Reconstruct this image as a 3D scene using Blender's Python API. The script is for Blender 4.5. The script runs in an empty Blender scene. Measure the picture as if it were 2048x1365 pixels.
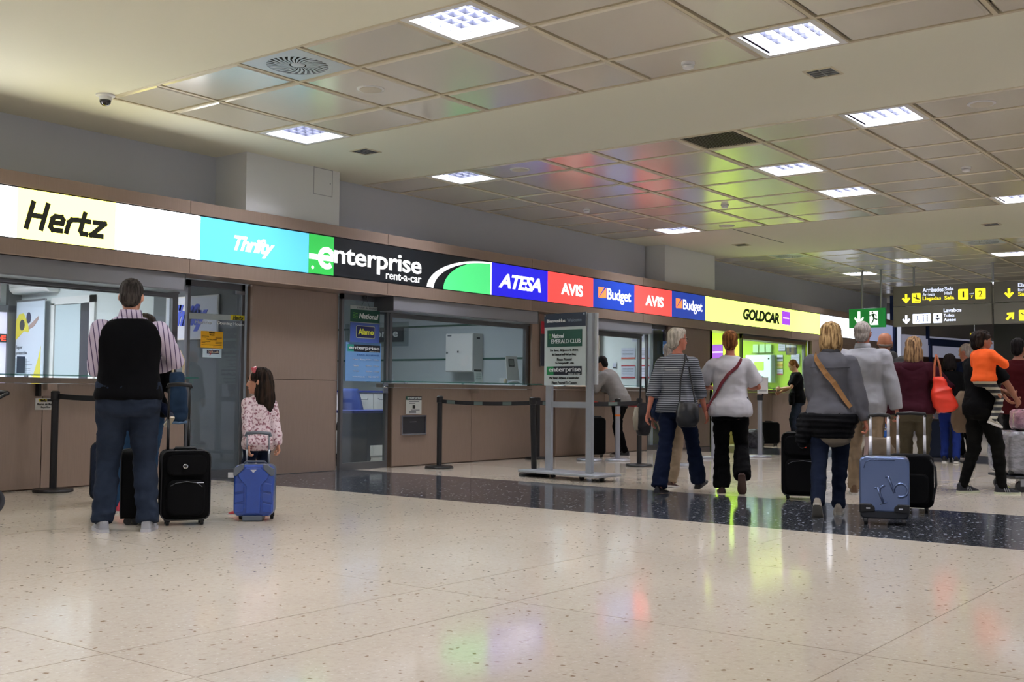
import bpy, math, random
from mathutils import Vector, Matrix, noise
random.seed(7)
SC = bpy.context.scene
COL = SC.collection
PI = math.pi
# ---------------------------------------------------------------- camera
F_PX, YAW, PITCH, ROLL, CAMH = 2222.73, math.radians(37.432), math.radians(2.6656), math.radians(.498), 1.0
fw = Vector((math.cos(YAW)*math.cos(PITCH), math.sin(YAW)*math.cos(PITCH), math.sin(PITCH)))
rt = fw.cross(Vector((0, 0, 1))).normalized(); up = rt.cross(fw)
rt2 = rt*math.cos(ROLL)+up*math.sin(ROLL); up2 = -rt*math.sin(ROLL)+up*math.cos(ROLL)
cam = bpy.data.cameras.new('camera'); co = bpy.data.objects.new('camera', cam); COL.objects.link(co)
M = Matrix((rt2, up2, -fw)).transposed().to_4x4(); M.translation = (0, 0, CAMH); co.matrix_world = M
cam.sensor_width = 36; cam.lens = F_PX/2048*36; cam.clip_end = 200
SC.camera = co
# ---------------------------------------------------------------- world, exposure
w = bpy.data.worlds.new('world'); SC.world = w; w.use_nodes = True
bg = w.node_tree.nodes['Background']; bg.inputs[0].default_value = (.80, .84, 1.0, 1); bg.inputs[1].default_value = .6
SC.view_settings.view_transform = 'Standard'; SC.view_settings.look = 'None'
SC.view_settings.gamma = 1; SC.view_settings.exposure = 0.0; SC.view_settings.use_curve_mapping = False
SC.cycles.use_denoising = True
SC.cycles.max_bounces = 8; SC.cycles.diffuse_bounces = 4; SC.cycles.glossy_bounces = 4; SC.cycles.transmission_bounces = 6
SC.cycles.transparent_max_bounces = 12; SC.cycles.sample_clamp_indirect = 8; SC.cycles.caustics_refractive = False
LUM = 140.0            # luminaire emission
# ---------------------------------------------------------------- materials
MATS = {}
def srgb(c):
    if isinstance(c, str): c = tuple(int(c[i:i+2], 16)/255 for i in (0, 2, 4))
    return tuple((x/12.92 if x <= .04045 else ((x+.055)/1.055)**2.4) for x in c)
def mat(name, col, rough=.6, metal=0, spec=.5, emit=0, bump=0, bscale=60, var=0, vscale=8, coat=0, trans=0, stretch=(1, 1, 1), ecol=None):
    if name in MATS: return MATS[name]
    m = bpy.data.materials.new(name); m.use_nodes = True; nt = m.node_tree; N = nt.nodes; L = nt.links
    b = N['Principled BSDF']; c = srgb(col)
    b.inputs['Base Color'].default_value = (*c, 1); b.inputs['Roughness'].default_value = rough
    b.inputs['Metallic'].default_value = metal; b.inputs['Specular IOR Level'].default_value = spec
    if coat: b.inputs['Coat Weight'].default_value = coat; b.inputs['Coat Roughness'].default_value = .2 if coat == .7 else .08
    if trans: b.inputs['Transmission Weight'].default_value = trans
    if emit:
        b.inputs['Emission Color'].default_value = (*(srgb(ecol) if ecol else c), 1); b.inputs['Emission Strength'].default_value = emit
    if bump or var:
        tc = N.new('ShaderNodeTexCoord'); mp = N.new('ShaderNodeMapping'); mp.inputs['Scale'].default_value = stretch
        L.new(tc.outputs['Object'], mp.inputs[0])
    if bump:
        n = N.new('ShaderNodeTexNoise'); n.inputs['Scale'].default_value = bscale; n.inputs['Detail'].default_value = 4
        L.new(mp.outputs[0], n.inputs['Vector'])
        bp = N.new('ShaderNodeBump'); bp.inputs['Strength'].default_value = bump; bp.inputs['Distance'].default_value = .01
        L.new(n.outputs[0], bp.inputs['Height']); L.new(bp.outputs[0], b.inputs['Normal'])
    if var:
        n = N.new('ShaderNodeTexNoise'); n.inputs['Scale'].default_value = vscale; n.inputs['Detail'].default_value = 5
        L.new(mp.outputs[0], n.inputs['Vector'])
        cr = N.new('ShaderNodeValToRGB'); e = cr.color_ramp.elements
        e[0].position = .3; e[1].position = .7
        e[0].color = (*[max(0, x*(1-var)) for x in c], 1); e[1].color = (*[min(1, x*(1+var)) for x in c], 1)
        L.new(n.outputs[0], cr.inputs[0]); L.new(cr.outputs[0], b.inputs['Base Color'])
    MATS[name] = m
    return m
def stripes(name, c1, c2, freq, duty=.5, axis='Z', rough=.8, slant=0):
    if name in MATS: return MATS[name]
    m = mat(name, c1, rough, bump=.3, bscale=200); nt = m.node_tree; N = nt.nodes; L = nt.links; b = N['Principled BSDF']
    tc = N.new('ShaderNodeTexCoord'); sp = N.new('ShaderNodeSeparateXYZ'); L.new(tc.outputs['Object'], sp.inputs[0])
    src = sp.outputs[axis]
    if slant:
        mu = N.new('ShaderNodeMath'); mu.operation = 'MULTIPLY_ADD'; L.new(sp.outputs['Z'], mu.inputs[0]); mu.inputs[1].default_value = slant; L.new(src, mu.inputs[2]); src = mu.outputs[0]
    a = N.new('ShaderNodeMath'); a.operation = 'MULTIPLY'; a.inputs[1].default_value = freq; L.new(src, a.inputs[0])
    f = N.new('ShaderNodeMath'); f.operation = 'FRACT'; L.new(a.outputs[0], f.inputs[0])
    g = N.new('ShaderNodeMath'); g.operation = 'LESS_THAN'; g.inputs[1].default_value = duty; L.new(f.outputs[0], g.inputs[0])
    mx = N.new('ShaderNodeMix'); mx.data_type = 'RGBA'; L.new(g.outputs[0], mx.inputs[0])
    mx.inputs[6].default_value = (*srgb(c1), 1); mx.inputs[7].default_value = (*srgb(c2), 1)
    L.new(mx.outputs[2], b.inputs['Base Color']); return m
def glass(name, tint, a=.12, rough=.02):
    """thin architectural glass: mostly clear, reflective by fresnel, with a faint tint"""
    if name in MATS: return MATS[name]
    m = bpy.data.materials.new(name); m.use_nodes = True; N = m.node_tree.nodes; L = m.node_tree.links
    for n in list(N): N.remove(n)
    o = N.new('ShaderNodeOutputMaterial'); t = N.new('ShaderNodeBsdfTransparent'); g = N.new('ShaderNodeBsdfGlossy'); d = N.new('ShaderNodeBsdfDiffuse')
    g.inputs['Roughness'].default_value = rough; g.inputs[0].default_value = (1, 1, 1, 1)
    t.inputs[0].default_value = (*[1-(1-x)*.35 for x in srgb(tint)], 1); d.inputs[0].default_value = (*srgb(tint), 1)
    m1 = N.new('ShaderNodeMixShader'); m1.inputs[0].default_value = a; L.new(t.outputs[0], m1.inputs[1]); L.new(d.outputs[0], m1.inputs[2])
    fr = N.new('ShaderNodeFresnel'); ge = N.new('ShaderNodeNewGeometry'); mi = N.new('ShaderNodeMix'); mi.data_type = 'FLOAT'
    L.new(ge.outputs['Backfacing'], mi.inputs[0]); mi.inputs[2].default_value = 1.45; mi.inputs[3].default_value = 1/1.45; L.new(mi.outputs[0], fr.inputs[0])
    m2 = N.new('ShaderNodeMixShader'); L.new(fr.outputs[0], m2.inputs[0]); L.new(m1.outputs[0], m2.inputs[1]); L.new(g.outputs[0], m2.inputs[2])
    L.new(m2.outputs[0], o.inputs[0]); MATS[name] = m; return m
def terrazzo(name, base, dark, lite, rough, chips, size=34, spec=.5):
    if name in MATS: return MATS[name]
    m = bpy.data.materials.new(name); m.use_nodes = True; nt = m.node_tree; N = nt.nodes; L = nt.links; b = N['Principled BSDF']
    tc = N.new('ShaderNodeTexCoord')
    def vor(sc, lo, hi, thr):
        v = N.new('ShaderNodeTexVoronoi'); v.inputs['Scale'].default_value = sc; v.inputs['Randomness'].default_value = 1; L.new(wn.outputs[0], v.inputs['Vector'])
        r = N.new('ShaderNodeMapRange'); r.inputs[1].default_value = lo; r.inputs[2].default_value = hi; r.inputs[3].default_value = 1; r.inputs[4].default_value = 0
        L.new(v.outputs['Distance'], r.inputs[0])
        s = N.new('ShaderNodeSeparateColor'); L.new(v.outputs['Color'], s.inputs[0])
        g = N.new('ShaderNodeMath'); g.operation = 'GREATER_THAN'; g.inputs[1].default_value = thr; L.new(s.outputs[0], g.inputs[0])
        p = N.new('ShaderNodeMath'); p.operation = 'MULTIPLY'; L.new(r.outputs[0], p.inputs[0]); L.new(g.outputs[0], p.inputs[1])
        return p.outputs[0]
    # warped coordinates give the chips uneven outlines
    n0 = N.new('ShaderNodeTexNoise'); n0.inputs['Scale'].default_value = 25; L.new(tc.outputs['Object'], n0.inputs['Vector'])
    wn = N.new('ShaderNodeVectorMath'); wn.operation = 'MULTIPLY_ADD'; wn.inputs[1].default_value = (.04, .04, .04)
    L.new(n0.outputs['Color'], wn.inputs[0]); L.new(tc.outputs['Object'], wn.inputs[2])
    col = (*srgb(base), 1); prev = None
    nz = N.new('ShaderNodeTexNoise'); nz.inputs['Scale'].default_value = .9; nz.inputs['Detail'].default_value = 6; L.new(tc.outputs['Object'], nz.inputs['Vector'])
    mx = N.new('ShaderNodeMix'); mx.data_type = 'RGBA'; L.new(nz.outputs[0], mx.inputs[0])
    mx.inputs[6].default_value = (*[x*.86 for x in col[:3]], 1); mx.inputs[7].default_value = (*[min(1, x*1.1) for x in col[:3]], 1); prev = mx.outputs[2]
    nf = N.new('ShaderNodeTexNoise'); nf.inputs['Scale'].default_value = 55; nf.inputs['Detail'].default_value = 3; L.new(tc.outputs['Object'], nf.inputs['Vector'])
    rr = N.new('ShaderNodeMapRange'); rr.inputs[1].default_value = .52; rr.inputs[2].default_value = .66; rr.inputs[4].default_value = .3; L.new(nf.outputs[0], rr.inputs[0])
    nm = N.new('ShaderNodeTexNoise'); nm.inputs['Scale'].default_value = 30; nm.inputs['Detail'].default_value = 4; nm.inputs['Roughness'].default_value = .65; L.new(tc.outputs['Object'], nm.inputs['Vector'])
    rm = N.new('ShaderNodeMapRange'); rm.inputs[1].default_value = .50; rm.inputs[2].default_value = .68; rm.inputs[4].default_value = .2; L.new(nm.outputs[0], rm.inputs[0])
    for fac, c in ((rm.outputs[0], dark), (rr.outputs[0], lite), (vor(size*1.6, .18, .30, 1-chips*2.2), lite), (vor(size, .16, .30, 1-chips), dark), (vor(size*.42, .10, .17, 1-chips*.5), dark)):
        k = N.new('ShaderNodeMix'); k.data_type = 'RGBA'; L.new(fac, k.inputs[0]); L.new(prev, k.inputs[6]); k.inputs[7].default_value = (*srgb(c), 1); prev = k.outputs[2]
    L.new(prev, b.inputs['Base Color'])
    b.inputs['Roughness'].default_value = rough; b.inputs['Specular IOR Level'].default_value = spec
    nb = N.new('ShaderNodeTexNoise'); nb.inputs['Scale'].default_value = 3.0; nb.inputs['Detail'].default_value = 2; L.new(tc.outputs['Object'], nb.inputs['Vector'])
    bp = N.new('ShaderNodeBump'); bp.inputs['Strength'].default_value = .06; bp.inputs['Distance'].default_value = .02; L.new(nb.outputs[0], bp.inputs['Height']); L.new(bp.outputs[0], b.inputs['Normal'])
    MATS[name] = m; return m
# ---------------------------------------------------------------- mesh helpers
def V(*a): return Vector(a[0] if len(a) == 1 else a)
class MB:
    def __init__(s): s.v, s.f, s.m = [], [], []
    def add(s, vs, fs, m=0):
        o = len(s.v); s.v += [tuple(x) for x in vs]; s.f += [tuple(i+o for i in f) for f in fs]; s.m += [m]*len(fs); return s
    def box(s, a, b, m=0):
        x0, x1 = sorted((a[0], b[0])); y0, y1 = sorted((a[1], b[1])); z0, z1 = sorted((a[2], b[2]))
        return s.add([(x0, y0, z0), (x1, y0, z0), (x1, y1, z0), (x0, y1, z0), (x0, y0, z1), (x1, y0, z1), (x1, y1, z1), (x0, y1, z1)],
                     [(0, 3, 2, 1), (4, 5, 6, 7), (0, 1, 5, 4), (1, 2, 6, 5), (2, 3, 7, 6), (3, 0, 4, 7)], m)
    def loft(s, rings, m=0, cap=True, closed=True):
        n = len(rings[0]); vs = [p for r in rings for p in r]; fs = []
        for i in range(len(rings)-1):
            for j in range(n if closed else n-1):
                k = (j+1) % n; fs.append((i*n+j, i*n+k, (i+1)*n+k, (i+1)*n+j))
        if cap: fs += [tuple(range(n-1, -1, -1)), tuple(range((len(rings)-1)*n, len(rings)*n))]
        return s.add(vs, fs, m)
    def tube(s, pts, r, n=10, m=0, flat=1.0, ref=None):
        pts = [V(p) for p in pts]; rs = r if isinstance(r, (list, tuple)) else [r]*len(pts); rings = []
        u = None
        for i, p in enumerate(pts):
            d = (pts[min(i+1, len(pts)-1)]-pts[max(i-1, 0)])
            if d.length < 1e-9: d = V(0, 0, 1)
            d.normalize()
            if ref is not None: u = d.cross(V(ref))
            elif u is None: u = d.cross(V(0, 0, 1) if abs(d.z) < .9 else V(1, 0, 0))
            else: u = u-d*u.dot(d)
            if u.length < 1e-6: u = d.orthogonal()
            u.normalize(); v = d.cross(u)
            rings.append([p+u*(rs[i]*math.cos(2*PI*k/n))+v*(rs[i]*flat*math.sin(2*PI*k/n)) for k in range(n)])
        return s.loft(rings, m)
    def cyl(s, p0, p1, r, r1=None, n=20, m=0): return s.tube([p0, p1], [r, r if r1 is None else r1], n, m)
    def ell(s, c, r, m=0, nu=16, nv=10, rot=None):
        c = V(c); rings = []
        for i in range(1, nv):
            t = PI*i/nv-PI/2; ring = []
            for k in range(nu):
                p = V(r[0]*math.cos(t)*math.cos(2*PI*k/nu), r[1]*math.cos(t)*math.sin(2*PI*k/nu), r[2]*math.sin(t))
                if rot: p = rot @ p
                ring.append(c+p)
            rings.append(ring)
        return s.loft(rings, m)
    def rbox(s, a, b, r, m=0, axis=1, n=4):
        """box with corners rounded in the plane across AXIS (extruded along it)"""
        ax = [i for i in range(3) if i != axis]
        x0, x1 = a[ax[0]], b[ax[0]]; z0, z1 = a[ax[1]], b[ax[1]]
        P = []
        for cx, cz, a0 in ((x1-r, z1-r, 0), (x0+r, z1-r, 90), (x0+r, z0+r, 180), (x1-r, z0+r, 270)):
            for k in range(n+1):
                t = math.radians(a0+90*k/n); P.append((cx+r*math.cos(t), cz+r*math.sin(t)))
        def ring(y, q):
            cx, cz = (x0+x1)/2, (z0+z1)/2; o = []
            for x, z in P:
                p = [0, 0, 0]; p[axis] = y; p[ax[0]] = x-q*(1 if x > cx else -1); p[ax[1]] = z-q*(1 if z > cz else -1); o.append(p)
            return o
        e = min(r*.35, abs(b[axis]-a[axis])*.3)
        s.loft([ring(a[axis], e), ring(a[axis]+e*.4, e*.3), ring(a[axis]+e, 0), ring(b[axis]-e, 0), ring(b[axis]-e*.4, e*.3), ring(b[axis], e)], m); return s
    def poly(s, pts, y0, y1, m=0):
        """polygon in the xz plane pushed out between y0 and y1"""
        n = len(pts); vs = [(x, y0, z) for x, z in pts]+[(x, y1, z) for x, z in pts]
        return s.add(vs, [tuple(range(n)), tuple(range(2*n-1, n-1, -1))]+[(i, (i+1) % n, n+(i+1) % n, n+i) for i in range(n)], m)
    def build(s, name, mats, parent=None, smooth=False, bevel=0, seg=2, loc=None, rotz=None, kind=None):
        me = bpy.data.meshes.new(name); me.from_pydata(s.v, [], s.f)
        if not isinstance(mats, (list, tuple)): mats = [mats]
        for q in mats: me.materials.append(q)
        me.polygons.foreach_set('material_index', s.m)
        import bmesh
        bm = bmesh.new(); bm.from_mesh(me); bmesh.ops.recalc_face_normals(bm, faces=bm.faces); bm.to_mesh(me); bm.free()
        if smooth: me.polygons.foreach_set('use_smooth', [len(p.vertices) <= 4 for p in me.polygons])
        o = bpy.data.objects.new(name, me); COL.objects.link(o)
        if parent: o.parent = parent
        if loc is not None: o.location = loc
        if rotz is not None: o.rotation_euler[2] = rotz
        if bevel:
            b = o.modifiers.new('bevel', 'BEVEL'); b.width = bevel; b.segments = seg; b.limit_method = 'ANGLE'; b.angle_limit = math.radians(50)
        if kind: o['kind'] = kind
        return o
def tag(o, label, cat, group=None):
    o['label'] = label; o['category'] = cat
    if group: o['group'] = group
    return o
def thing(name, label, cat, loc=(0, 0, 0), rotz=0, group=None):
    o = bpy.data.objects.new(name, None); COL.objects.link(o); o.empty_display_size = .1
    o.location = loc; o.rotation_euler[2] = rotz; return tag(o, label, cat, group)
def box(name, a, b, m, parent=None, bevel=0, **k): return MB().box(a, b).build(name, m, parent, bevel=bevel, **k)
TEXTS = []
def text(body, x0, x1, z0, z1, y, m, parent, name='lettering', bold=0, shear=0, depth=.004, mirror=False, sp=1.0):
    """lettering as a mesh in the local xz plane, facing -y, fitted to the given box"""
    cu = bpy.data.curves.new('t', 'FONT'); cu.body = body; cu.size = 1; cu.offset = bold; cu.shear = shear; cu.extrude = .001; cu.space_character = sp
    cu.resolution_u = 3; cu.align_x = 'CENTER' if '\n' in body else 'LEFT'
    t = bpy.data.objects.new('t', cu); COL.objects.link(t); TEXTS.append((t, (x0, x1, z0, z1, y, m, parent, name, depth, mirror)))
def split_letters(me, m, parent):
    """big sign letters become parts of their own"""
    n = len(me.vertices); par = list(range(n))
    def find(a):
        while par[a] != a: par[a] = par[par[a]]; a = par[a]
        return a
    for p in me.polygons:
        a = find(p.vertices[0])
        for v in p.vertices[1:]: par[find(v)] = a
    isl = {}
    for p in me.polygons: isl.setdefault(find(p.vertices[0]), []).append(p)
    G = []
    for ps in isl.values():
        xs = [me.vertices[v].co.x for p in ps for v in p.vertices]; G.append([min(xs), max(xs), ps])
    G.sort(key=lambda g: g[0]); out = []
    for g in G:
        if out and (min(out[-1][1], g[1])-max(out[-1][0], g[0])) > .6*min(out[-1][1]-out[-1][0], g[1]-g[0]): out[-1][2] += g[2]; out[-1][1] = max(out[-1][1], g[1])
        else: out.append(g)
    for a, b, ps in out:
        q = MB(); idx = {}
        for p in ps:
            for v in p.vertices: idx.setdefault(v, len(idx))
        q.v = [None]*len(idx)
        for v, i in idx.items(): q.v[i] = tuple(me.vertices[v].co)
        q.f = [tuple(idx[v] for v in p.vertices) for p in ps]; q.m = [0]*len(q.f); q.build('letter', m, parent)
def flush_texts():
    bpy.context.view_layer.update(); dg = bpy.context.evaluated_depsgraph_get()
    for t, (x0, x1, z0, z1, y, m, parent, name, depth, mirror) in TEXTS:
        me = bpy.data.meshes.new_from_object(t.evaluated_get(dg)); me.name = name
        vs = [v.co.copy() for v in me.vertices]
        ax, bx = min(v.x for v in vs), max(v.x for v in vs); ay, by = min(v.y for v in vs), max(v.y for v in vs)
        for v, c in zip(me.vertices, vs):
            v.co = (x0+(c.x-ax)/(bx-ax)*(x1-x0), y-(depth if c.z > 0 else 0), z0+(c.y-ay)/(by-ay)*(z1-z0))
        me.materials.clear(); me.materials.append(m)
        if z1-z0 > .16 and y > -.05:
            split_letters(me, m, parent); bpy.data.meshes.remove(me); continue
        o = bpy.data.objects.new(name, me); COL.objects.link(o); o.parent = parent
    for t, _ in TEXTS:
        cu = t.data; bpy.data.objects.remove(t); bpy.data.curves.remove(cu)
    TEXTS.clear()
def copy_tree(o, parent=None):
    c = o.copy(); COL.objects.link(c)
    if parent: c.parent = parent
    for ch in list(o.children): copy_tree(ch, c)
    return c
# ---------------------------------------------------------------- materials used by the building
CREAM = terrazzo('cream_terrazzo', 'D3C8B7', '968068', 'DAD2C4', .10, .17, 28)
BLACKT = terrazzo('black_terrazzo', '2E3138', '17191E', 'C0C4CC', .11, .20, 15)
CEILP = mat('ceiling_paint', 'E8E6D2', .85)
PANEL = mat('ceiling_panel_enamel', 'DCD5C4', .24, spec=.6, bump=.05, bscale=4, coat=.7)
SEAM = mat('ceiling_seam', 'CDC2A6', .5)
GAP = mat('dark_gap', '5A5040', .8)
WALL = mat('white_wall', 'BEC2C8', .8, bump=.02, bscale=80)
BROWN = mat('taupe_laminate', '9D897B', .34, metal=.35, var=.05, vscale=90, stretch=(1, 1, .05))
BROWND = mat('taupe_laminate_edge', '6E5848', .4, metal=.3)
ALU = mat('brushed_aluminium', '8E8F92', .35, metal=.7)
ALUD = mat('grey_anodised_frame', '6A6B6D', .4, metal=.6)
SHUT = mat('grey_shutter_box', '85868C', .5, metal=.2)
WHITE = mat('white_plastic', 'E4E4E2', .45)
OFFW = mat('office_white_wall', 'D5DCDC', .7)
OFFG = mat('office_grey_wall', '5C6266', .6)
OFFE = mat('office_pale_wall', 'B4BCC0', .6)
LIME = mat('lime_wall', '9CC21C', .6)
GLASS = glass('office_glass', 'C4D2D4', .05)
GLASSD = glass('smoky_door_glass', '66757B', .16)
GEDGE = glass('green_edge_glass', '3F9C8C', .35)
BLK = mat('black_plastic', '0C0C0E', .45)
CHROME = mat('chrome', 'C8CAD0', .18, metal=1)
NAVYP = mat('navy_paint', '17305E', .5)
def E_(name, c, s, rough=.3): return mat(name, c, rough, emit=s)
# ---------------------------------------------------------------- floor
fb = MB(); fb.box((-14, -14, -.12), (7.85, 11.4, 0), 0); fb.box((10.10, -14, -.12), (17.45, 11.4, 0), 0); fb.box((19.75, -14, -.12), (46, 11.4, 0), 0)
fb.box((-14, 11.4, -.12), (46, 18, 0), 0)
floor = fb.build('floor', CREAM, kind='structure')
sb = MB(); sb.box((7.85, -14, -.12), (10.10, 11.4, 0), 0); sb.build('dark_band', BLACKT, floor)
sb = MB(); sb.box((17.45, -14, -.12), (19.75, 11.4, 0), 0); sb.build('dark_band', BLACKT, floor)
JM = mat('floor_joint', '94836A', .3)
jb = MB()
for x in (2.45, 4.28, 6.1, 11.9, 13.7, 15.5): jb.box((x, -6, -.001), (x+.004, 10.3, .0006))
for y in (-2, -.2, 1.55, 3.25, 3.8, 5.6, 7.4): jb.box((-1, y, -.001), (7.85, y+.004, .0006)); jb.box((10.1, y, -.001), (17.4, y+.004, .0006))
jb.build('joint', JM, floor)['kind'] = 'stuff'
# ---------------------------------------------------------------- ceiling
CZ = 3.70
BX1 = [5.80, 6.48, 7.53, 8.22]; BY1 = [-6.96, -6.27, -5.19, -4.48, -3.42, -2.73, -1.64, -.97, .22, .9, 2.0-.68+.02, 2.0, 3.07, 3.74, 4.82, 5.51, 6.60, 7.33, 8.44, 9.17]
BY1 = [-5.85, -5.14, -4.07, -3.36, -2.28, -1.58, -.48, .22, 1.30, 2.00, 3.07, 3.74, 4.82, 5.51, 6.60, 7.33, 8.44, 9.17]
BX2 = [10.27, 10.98, 12.12, 12.84, 13.96, 14.67, 15.77, 16.45]; BY2 = [-5.6, -4.9, -3.83, -3.12, -2.06, -1.36, -.28, .42, 1.48, 2.19, 3.27, 3.97, 5.03, 5.72, 6.79, 7.49, 8.57, 9.28, 10.36]
BX3 = [19.97, 20.68, 21.92, 22.62, 23.76, 24.46, 25.64, 26.34, 27.4, 28.1, 29.2]; BY3 = [-1.9, -.85, -.15, .95, 1.65, 2.75, 3.45, 4.87, 5.56, 6.68, 7.38, 8.44, 9.12, 10.3]
cb = MB()
def strip(x0, x1, y0, y1): cb.box((x0, y0, CZ), (x1, y1, CZ+.1), 0)
cb.box((-14, -14, CZ+.12), (38, 16, CZ+.3), 1)
strip(-14, 5.80, -14, 10.9); strip(5.80, 8.22, -14, BY1[0]); strip(5.80, 8.22, 9.17, 10.9); strip(8.22, 10.27, -14, 10.9)
strip(10.27, 16.45, -14, BY2[0]); strip(10.27, 16.45, 10.36, 10.9); strip(16.45, 19.97, -14, 10.9); strip(19.97, 29.2, -14, BY3[0]); strip(19.97, 29.2, 10.3, 10.9); strip(29.2, 38, -14, 10.9)
ceiling = cb.build('ceiling', [CEILP, GAP], kind='structure')
LIGHTS = {(1, 12, 0): 0, (1, 10, 2): 0, (1, 16, 2): 0, (1, 8, 0): 0, (1, 4, 0): 0, (1, 2, 2): 0,
          (2, 16, 0): 0, (2, 12, 2): 0, (2, 12, 4): 0, (2, 10, 0): 0, (2, 16, 6): 0, (2, 10, 6): 0, (2, 8, 2): 0, (2, 6, 0): 0, (2, 6, 4): 0, (2, 4, 6): 0, (2, 2, 0): 0,
          (3, 9, 2): 0, (3, 7, 2): 0, (3, 11, 4): 0, (3, 5, 4): 0, (3, 3, 2): 0, (3, 9, 8): 0, (3, 1, 6): 0}
SPECIAL = {(1, 14, 0): 'vent', (3, 7, 0): 'vent', (3, 11, 0): 'vent', (3, 11, 6): 'vent', (2, 12, 0): 'grille'}
holes = {}
pcache = {}
def panel(x0, x1, y0, y1, inner=.036):
    W, D = round(x1-x0-inner*2, 3), round(y1-y0-inner*2, 3); k = (W, D)
    if k in pcache: o = pcache[k].copy(); COL.objects.link(o); o.parent = ceiling
    else:
        q = MB(); a, b = W/2, D/2; e = .018
        q.loft([[(-a, -b, .05), (a, -b, .05), (a, b, .05), (-a, b, .05)], [(-a, -b, .012), (a, -b, .012), (a, b, .012), (-a, b, .012)], [(-a+e, -b+e, 0), (a-e, -b+e, 0), (a-e, b-e, 0), (-a+e, b-e, 0)]])
        o = q.build('ceiling_panel', PANEL, ceiling); pcache[k] = o
    o.location = ((x0+x1)/2, (y0+y1)/2, CZ-.004)
for bi, (BX, BY) in enumerate(((BX1, BY1), (BX2, BY2), (BX3, BY3)), 1):
    for j in range(len(BY)-1):
        for i in range(len(BX)-1):
            x0, x1, y0, y1 = BX[i], BX[i+1], BY[j], BY[j+1]
            if (bi, j, i) in LIGHTS or (bi, j, i) in SPECIAL: holes[(bi, j, i)] = (x0, x1, y0, y1); continue
            panel(x0, x1, y0, y1)
    r = MB()
    for x in BX: r.box((x-.017, BY[0], CZ-.002), (x+.017, BY[-1], CZ+.02))
    r.build('runner', SEAM, ceiling)
    r = MB()
    for y in BY: r.box((BX[0], y-.017, CZ-.0035), (BX[-1], y+.017, CZ+.02))
    r.build('cross_rail', SEAM, ceiling)
# luminaires
TUBE = E_('lamp_glow', 'F4F4FF', LUM); LOUV = mat('louvre_aluminium', '3C3E48', .35, metal=.8)
LAB = {(1, 12, 0): 'square louvred light at the top centre of the photo, nearest of all', (1, 10, 2): 'square louvred light with dim lilac cells, top right of the photo', (1, 16, 2): 'square louvred light in the left ceiling field, close to the white wall',
       (2, 16, 0): 'louvred light at the near left corner of the big ceiling field', (2, 12, 2): 'louvred light in mid ceiling right of the dark air grille', (2, 12, 4): 'louvred light behind the mid ceiling one, over the lime sign',
       (2, 10, 0): 'wide louvred light at the near right edge of the big field', (2, 16, 6): 'louvred light at the far wall corner of the big ceiling field', (2, 10, 6): 'louvred light cut by the right edge of the photo',
       (3, 9, 2): 'louvred light above the dark yellow lettered direction board', (3, 7, 2): 'louvred light of the rear ceiling field near the right edge', (3, 11, 4): 'small far louvred light above the green exit sign'}
first = None
def light(cell, bi):
    global first
    x0, x1, y0, y1 = holes[cell]; cx, cy = (x0+x1)/2, (y0+y1)/2
    lab = LAB.get(cell)
    if first is None:
        t = thing('ceiling_light', lab, 'ceiling light', (cx, cy, CZ)); first = t; h = .335; g = .285
        q = MB(); 
        for a, b, c, d in ((-h, -h, h, -g), (-h, g, h, h), (-h, -g, -g, g), (g, -g, h, g)): q.box((a, b, -.004), (c, d, .03))
        q.build('frame', WHITE, t)
        for k in (-.171, -.057, .057, .171):
            MB().box((k-.003, -g, .040), (k+.003, g, .084)).build('louvre_blade', LOUV, t)
            MB().box((-g, k-.003, .040), (g, k+.003, .084)).build('louvre_blade', LOUV, t)
        q = MB()
        for k in (-.228, -.114, 0, .114, .228): q.box((k-.028, -g, .088), (k+.028, g, .098))
        q.build('lamp_tube', TUBE, t)
        q = MB(); q.box((-g, -g, .10), (g, g, .108)); q.box((-g-.01, -g, .01), (-g, g, .10)); q.box((g, -g, .01), (g+.01, g, .10)); q.box((-g, -g-.01, .01), (g, -g, .10)); q.box((-g, g, .01), (g, g+.01, .10))
        q.build('reflector', mat('reflector_white', 'C8CAD4', .4), t)
    else:
        t = copy_tree(first); t.location = (cx, cy, CZ)
        if lab: t['label'] = lab
    if not lab: t['label'] = 'added square louvred ceiling light beyond the frame of the photo'; t['group'] = 'added lights outside the picture'  # unseen cells: lamps added for lighting by repeating the grid pattern
for c in sorted(LIGHTS, key=lambda c: c not in LAB): light(c, c[0])
for x_, y_ in ((-5.2, 8.2), (-1.6, 8.2), (2.0, 8.2), (-5.2, 3.6), (-1.6, 3.6), (2.0, 3.6), (-5.2, -1), (-1.6, -1), (3.5, 4.7)):  # extra unseen lamps added to brighten the foreground floor and facade
    t = copy_tree(first); t.location = (x_, y_, CZ-.11); t['label'] = 'added square louvred ceiling light beyond the frame of the photo'; t['group'] = 'added lights outside the picture'
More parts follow.
